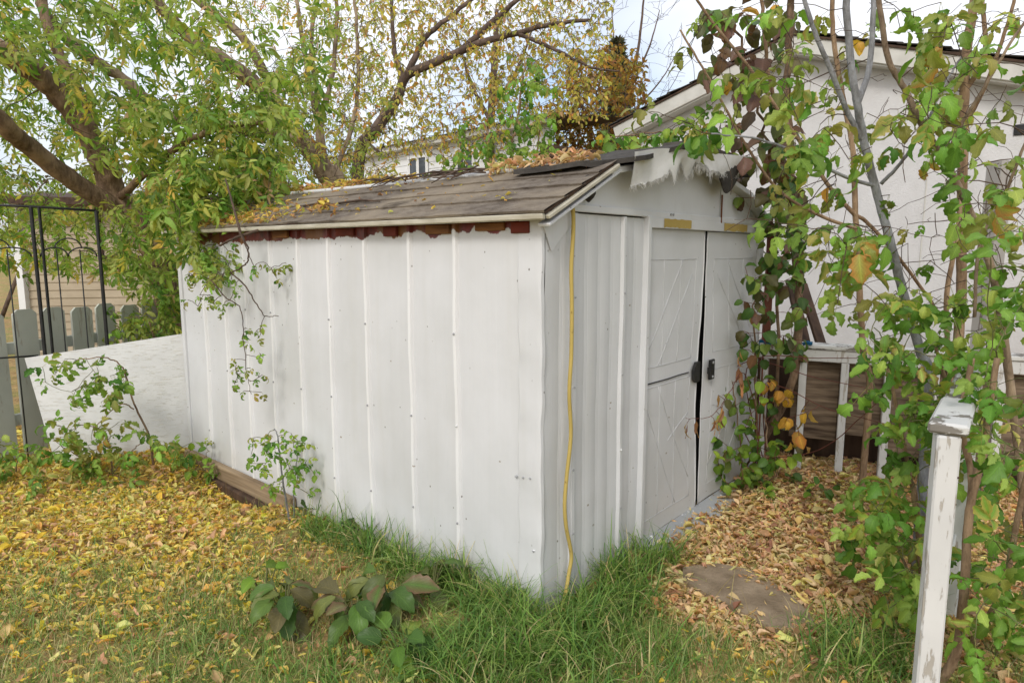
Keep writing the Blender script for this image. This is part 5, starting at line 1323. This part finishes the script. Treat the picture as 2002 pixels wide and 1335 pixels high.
def litter_d(x, y):
    lx, ly = to_shed(x, y); d = np.zeros_like(x)
    left = ~right_side(x, y)
    patch = .5 + .5 * wav(x, y, 1.7, 12); fine = .5 + .5 * wav(x, y, 5, 13)
    far = np.clip((y - 2.5) / 1.3, 0, 1) * np.clip((-.55 - x) / .8, 0, 1)
    base = np.where(y < 2.7, .10, .16) + np.where(y < 2.9, .34, .46) * np.clip(patch, 0, 1) * fine + .85 * far
    base = base * np.where((lx > -.55) & (ly < 1.9) & (ly > -.6), .35, 1.0)       # grassy strip along the wall
    base = base * np.where((x > -.2) & (y < 2.75) & (x < .9), .5, 1.0)
    d = np.where(left, base, 0)
    dr = np.clip(1.1 - np.clip(2.75 - y + .25 * wav(x, y, 3, 14), 0, 1) * 1.5, .16, 1)
    d = np.where(right_side(x, y), dr, d)
    d = d * np.where(slab_mask(x, y) < .72 + .35 * wav(x, y, 9, 15), .07, 1)
    d = d * ~((lx > 0) & (ly > .3)) * (np.abs(x) < .80 * y + .9)      # none where the shed hides the ground
    return d * outside_shed(x, y)
x, y = scatter(205000, -4.8, 4.0, 1.78, 6.4, litter_d)
k = np.where(y > 5.4, rng.uniform(0, 1, len(x)) < .25, True); x, y = x[k], y[k]
n = len(x); rs = right_side(x, y)
P = np.c_[x, y, gz(x, y) + rng.uniform(.004, .030, n)]
th = rng.uniform(0, 6.28, n); X = np.c_[np.cos(th), np.sin(th), rng.normal(0, .28, n)]; N = np.c_[rng.normal(0, .30, n), rng.normal(0, .30, n), np.ones(n)]
b = np.where(rs[:, None], pick(PAL_LITR, n, .14), pick(PAL_LIT, n, .14))
sz = np.clip(rng.lognormal(math.log(.037), .36, n), .012, .08) * np.where(rs, 1.08, .98)
lit = leaf_mass(P, X, N, sz, T_DRY, b, b * rng.uniform(.75, 1.1, (n, 1))).obj('leaf_litter', MT['litter'], None, True)
kind(lit, 'stuff', 'yellow and tan fallen leaves covering the ground', 'leaf litter')
# short lawn grass
def grass_d(x, y):
    lx, ly = to_shed(x, y); g = .25 + .75 * np.clip(.5 + .6 * wav(x, y, 1.7, 16), 0, 1)
    g = g * np.where(right_side(x, y), np.clip((2.75 - y) * 1.6, .03, 1), 1); g = g * np.where(slab_mask(x, y) < 1.1, .08, 1)
    g = g * np.where((y > 3.2) & (x < -1.0), .35, 1)
    return g * outside_shed(x, y)
def blades(x, y, h, w, lean, pal, mat, name, label, seg=4, bend=(.3, 1.6), z0=None):
    n = len(x); th = rng.uniform(0, 6.28, n); D = np.c_[np.cos(th), np.sin(th), np.zeros(n)]; Wd = np.c_[-np.sin(th), np.cos(th), np.zeros(n)]
    ph = rng.uniform(0, 6.28, n); Wd = Wd * np.cos(ph)[:, None] + D * np.sin(ph)[:, None] * .5
    B = rng.uniform(bend[0], bend[1], n); a0 = np.abs(rng.normal(0, lean, n))
    P = np.c_[x, y, (gz(x, y) if z0 is None else z0) - .004]; V = []; t = np.linspace(0, 1, seg + 1); cur = P
    for i in range(seg + 1):
        wd = (w * (1 - t[i] ** 1.6) * .5 + .0003)[:, None] * Wd
        V.append(cur - wd); V.append(cur + wd); ang = a0 + B * t[i]
        cur = cur + (h / seg)[:, None] * (np.sin(ang)[:, None] * D + np.cos(ang)[:, None] * np.array([0, 0, 1.]))
    V = np.stack(V, 1); m_ = 2 * (seg + 1); T = []
    for i in range(seg):
        a = 2 * i; T += [(a, a + 1, a + 3), (a, a + 3, a + 2)]
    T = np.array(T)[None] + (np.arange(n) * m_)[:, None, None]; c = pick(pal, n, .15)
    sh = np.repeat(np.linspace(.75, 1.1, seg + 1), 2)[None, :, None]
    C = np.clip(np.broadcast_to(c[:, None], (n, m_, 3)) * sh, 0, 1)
    o = Acc().add(V.reshape(-1, 3), T.reshape(-1, 3), C.reshape(-1, 3)).obj(name, mat, None, True)
    return kind(o, 'stuff', label, 'grass')
PAL_GR = [(lin(132, 164, 84), 4), (lin(106, 144, 70), 4), (lin(160, 176, 102), 3), (lin(200, 190, 132), 2.0), (lin(212, 194, 146), 1.4)]
x, y = scatter(190000, -4.0, 3.0, 1.75, 5.2, lambda x, y: grass_d(x, y) * np.clip(1.5 - (y - 1.7) / 2.6, .2, 1))
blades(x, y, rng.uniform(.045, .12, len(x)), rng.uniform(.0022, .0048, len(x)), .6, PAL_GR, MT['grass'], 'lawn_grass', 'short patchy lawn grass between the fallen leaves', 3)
# long grass along the shed and at the front
def tuft(cx_, cy_, r, n, h0, h1):
    a = rng.uniform(0, 6.28, n); q = r * np.sqrt(rng.uniform(0, 1, n)); return cx_ + q * np.cos(a), cy_ + q * np.sin(a), rng.uniform(h0, h1, n)
xs, ys, hs = [], [], []
def add_t(p, r, n, h0, h1):
    q = tuft(p[0], p[1], r, n, h0, h1); xs.append(q[0]); ys.append(q[1]); hs.append(q[2])
for s_ in np.linspace(.0, 1.55, 20): add_t(shed_pt(-.06 - rng.uniform(0, .10), s_, 0), .07, int(95 * (1.25 - s_ * .55)), .08, .31)
for s_ in np.linspace(.02, .86, 14): add_t(shed_pt(s_, -.06 - rng.uniform(0, .14), 0), .08, 80, .08, .30)
for s_ in rng.uniform(0, 1.7, 60): add_t(shed_pt(-.05, s_, 0), .05, 1, .26, .42)
for s_ in rng.uniform(.0, .85, 45): add_t(shed_pt(s_, -.06, 0), .05, 1, .24, .42)
for px, r, n, h in (((860, 1290), .16, 420, .22), ((960, 1260), .18, 520, .24), ((1060, 1270), .2, 620, .25), ((1160, 1230), .18, 460, .22), ((1000, 1180), .12, 380, .25), ((1240, 1180), .14, 300, .2), ((1120, 1320), .2, 420, .22), ((940, 1330), .18, 420, .22), ((1270, 1290), .16, 220, .18), ((900, 1150), .10, 260, .26), ((1200, 1130), .08, 160, .26),
                    ((1690, 1270), .17, 330, .22), ((1600, 1250), .12, 150, .18), ((1740, 1320), .15, 260, .22), ((1640, 1310), .16, 200, .2), ((1760, 1230), .10, 120, .2), ((600, 1320), .2, 200, .14), ((420, 1290), .2, 160, .12), ((740, 1060), .12, 160, .18), ((620, 1040), .1, 120, .16), ((330, 1240), .15, 90, .10), ((720, 1320), .2, 240, .15)):
    add_t(gnd(*px), r, int(n * .8), h * .3, h * 1.25)
x = np.concatenate(xs); y = np.concatenate(ys); h = np.concatenate(hs); k = outside_shed(x, y, .005); x, y, h = x[k], y[k], h[k]
PAL_LG = [(lin(116, 152, 68), 4), (lin(92, 128, 58), 4), (lin(142, 170, 82), 3), (lin(166, 182, 106), 1.4), (lin(208, 192, 140), .9)]
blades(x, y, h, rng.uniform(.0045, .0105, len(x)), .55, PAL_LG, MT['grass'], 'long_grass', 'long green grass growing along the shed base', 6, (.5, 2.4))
# dry straws
x = np.concatenate([gnd(px, py)[:1] for px, py in zip(rng.uniform(1250, 1780, 60), rng.uniform(1150, 1330, 60))] + [gnd(px, py)[:1] for px, py in zip(rng.uniform(430, 720, 50), rng.uniform(960, 1060, 50))]); 
rng2 = rng
ptsx = [gnd(rng.uniform(1250, 1780), rng.uniform(1150, 1330)) for _ in range(60)] + [gnd(rng.uniform(430, 700), rng.uniform(985, 1070)) for _ in range(50)]
x = np.array([p[0] for p in ptsx]); y = np.array([p[1] for p in ptsx]); k = outside_shed(x, y, .02); x, y = x[k], y[k]
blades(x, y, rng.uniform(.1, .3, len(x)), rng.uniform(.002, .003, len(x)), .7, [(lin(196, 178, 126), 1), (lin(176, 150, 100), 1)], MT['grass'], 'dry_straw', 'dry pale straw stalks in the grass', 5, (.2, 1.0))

# litter on the shed roof
def roof_litter(n, fy, fu, pal, size, name, label, h=(.03, .05)):
    P = []
    for _ in range(n):
        yy, uu = fy(), fu(); p = roof_pt(uu, yy, rng.uniform(*h)); P.append(shed_pt(*p))
    P = np.array(P); th = rng.uniform(0, 6.28, n); X = np.c_[np.cos(th), np.sin(th), rng.normal(0, .35, n)]; N = np.c_[rng.normal(0, .6, n), rng.normal(0, .6, n), np.ones(n)]
    b = pick(pal, n, .14); o = leaf_mass(P, X, N, rng.uniform(size[0], size[1], n), T_DRY, b).obj(name, MT['litter'], None, True)
    return kind(o, 'stuff', label, 'leaf litter')
YL = [(lin(234, 204, 104), 4), (lin(224, 170, 98), 2), (lin(206, 196, 108), 2), (lin(210, 162, 116), 2), (lin(172, 128, 96), 1)]
roof_litter(800, lambda: rng.uniform(1.3, 3.4), lambda: rl + .03 + rng.uniform(-.02, .09), YL, (.025, .05), 'roof_leaf_litter', 'yellow leaves heaped along the far break of the shed roof', (.012, .04))
roof_litter(520, lambda: 2.65 + rng.normal(0, .42), lambda: abs(rng.normal(.12, .12)), YL, (.03, .06), 'roof_leaf_litter', 'orange leaves strewn low on the far end of the shed roof', (.022, .045))
roof_litter(230, lambda: rng.uniform(.0, .62), lambda: rl + .0 + rng.normal(-.012, .022), [(lin(236, 196, 156), 3), (lin(226, 178, 140), 3), (lin(240, 208, 164), 2)], (.03, .06), 'roof_leaf_litter', 'curled tan leaves piled on the near end of the shed roof', (.03, .075))
roof_litter(60, lambda: 1.72 + rng.normal(0, .07), lambda: .18 + rng.normal(0, .04), YL, (.03, .06), 'roof_leaf_litter', 'little clump of leaves in the middle of the shed roof slope', (.022, .04))
roof_litter(150, lambda: rng.uniform(.1, 3.3), lambda: rng.uniform(.02, rl), YL, (.015, .04), 'roof_leaf_litter', 'single dry leaves scattered over the shed roof', (.022, .03))
# twigs lying along the break of the roof
for i in range(26):
    yy = rng.uniform(.55, 1.5); L = rng.uniform(.12, .38); a = rng.normal(0, .35)
    p = [roof_pt(rl - .02 + rng.uniform(-.03, .05) + t * L * math.sin(a) * .5, yy + t * L * math.cos(a), .045 + rng.uniform(-.012, .02)) for t in (0, .5, 1)]
    p = [shed_pt(*q) for q in p]; o = Acc().tube([q - p[0] for q in p], [.0045, .004, .0025], 5).obj('roof_twig', MT['twig'], None, True); o.location = p[0]
    tag(o, 'dry twig lying in the heap along the shed roof break', 'twig', 'twigs heaped on the shed roof')
for px0, px1 in (((585, 397), (640, 385)), ((655, 415), (740, 410))):
    (y0, z0), (y1, z1) = side_yz(*px0, .1), side_yz(*px1, .1)
    p = [roof_pt(.24, y0, .028), roof_pt(.25, (y0 + y1) / 2, .034), roof_pt(.22, y1, .028)]; p = [shed_pt(*q) for q in p]
    o = Acc().tube([q - p[0] for q in p], [.007, .006, .004], 6).obj('roof_stick', MT['twig'], None, True); o.location = p[0]
    tag(o, 'short bark stick lying near the white flashing' if px0[0] < 600 else 'short stick lying among leaves on the roof slope', 'stick')
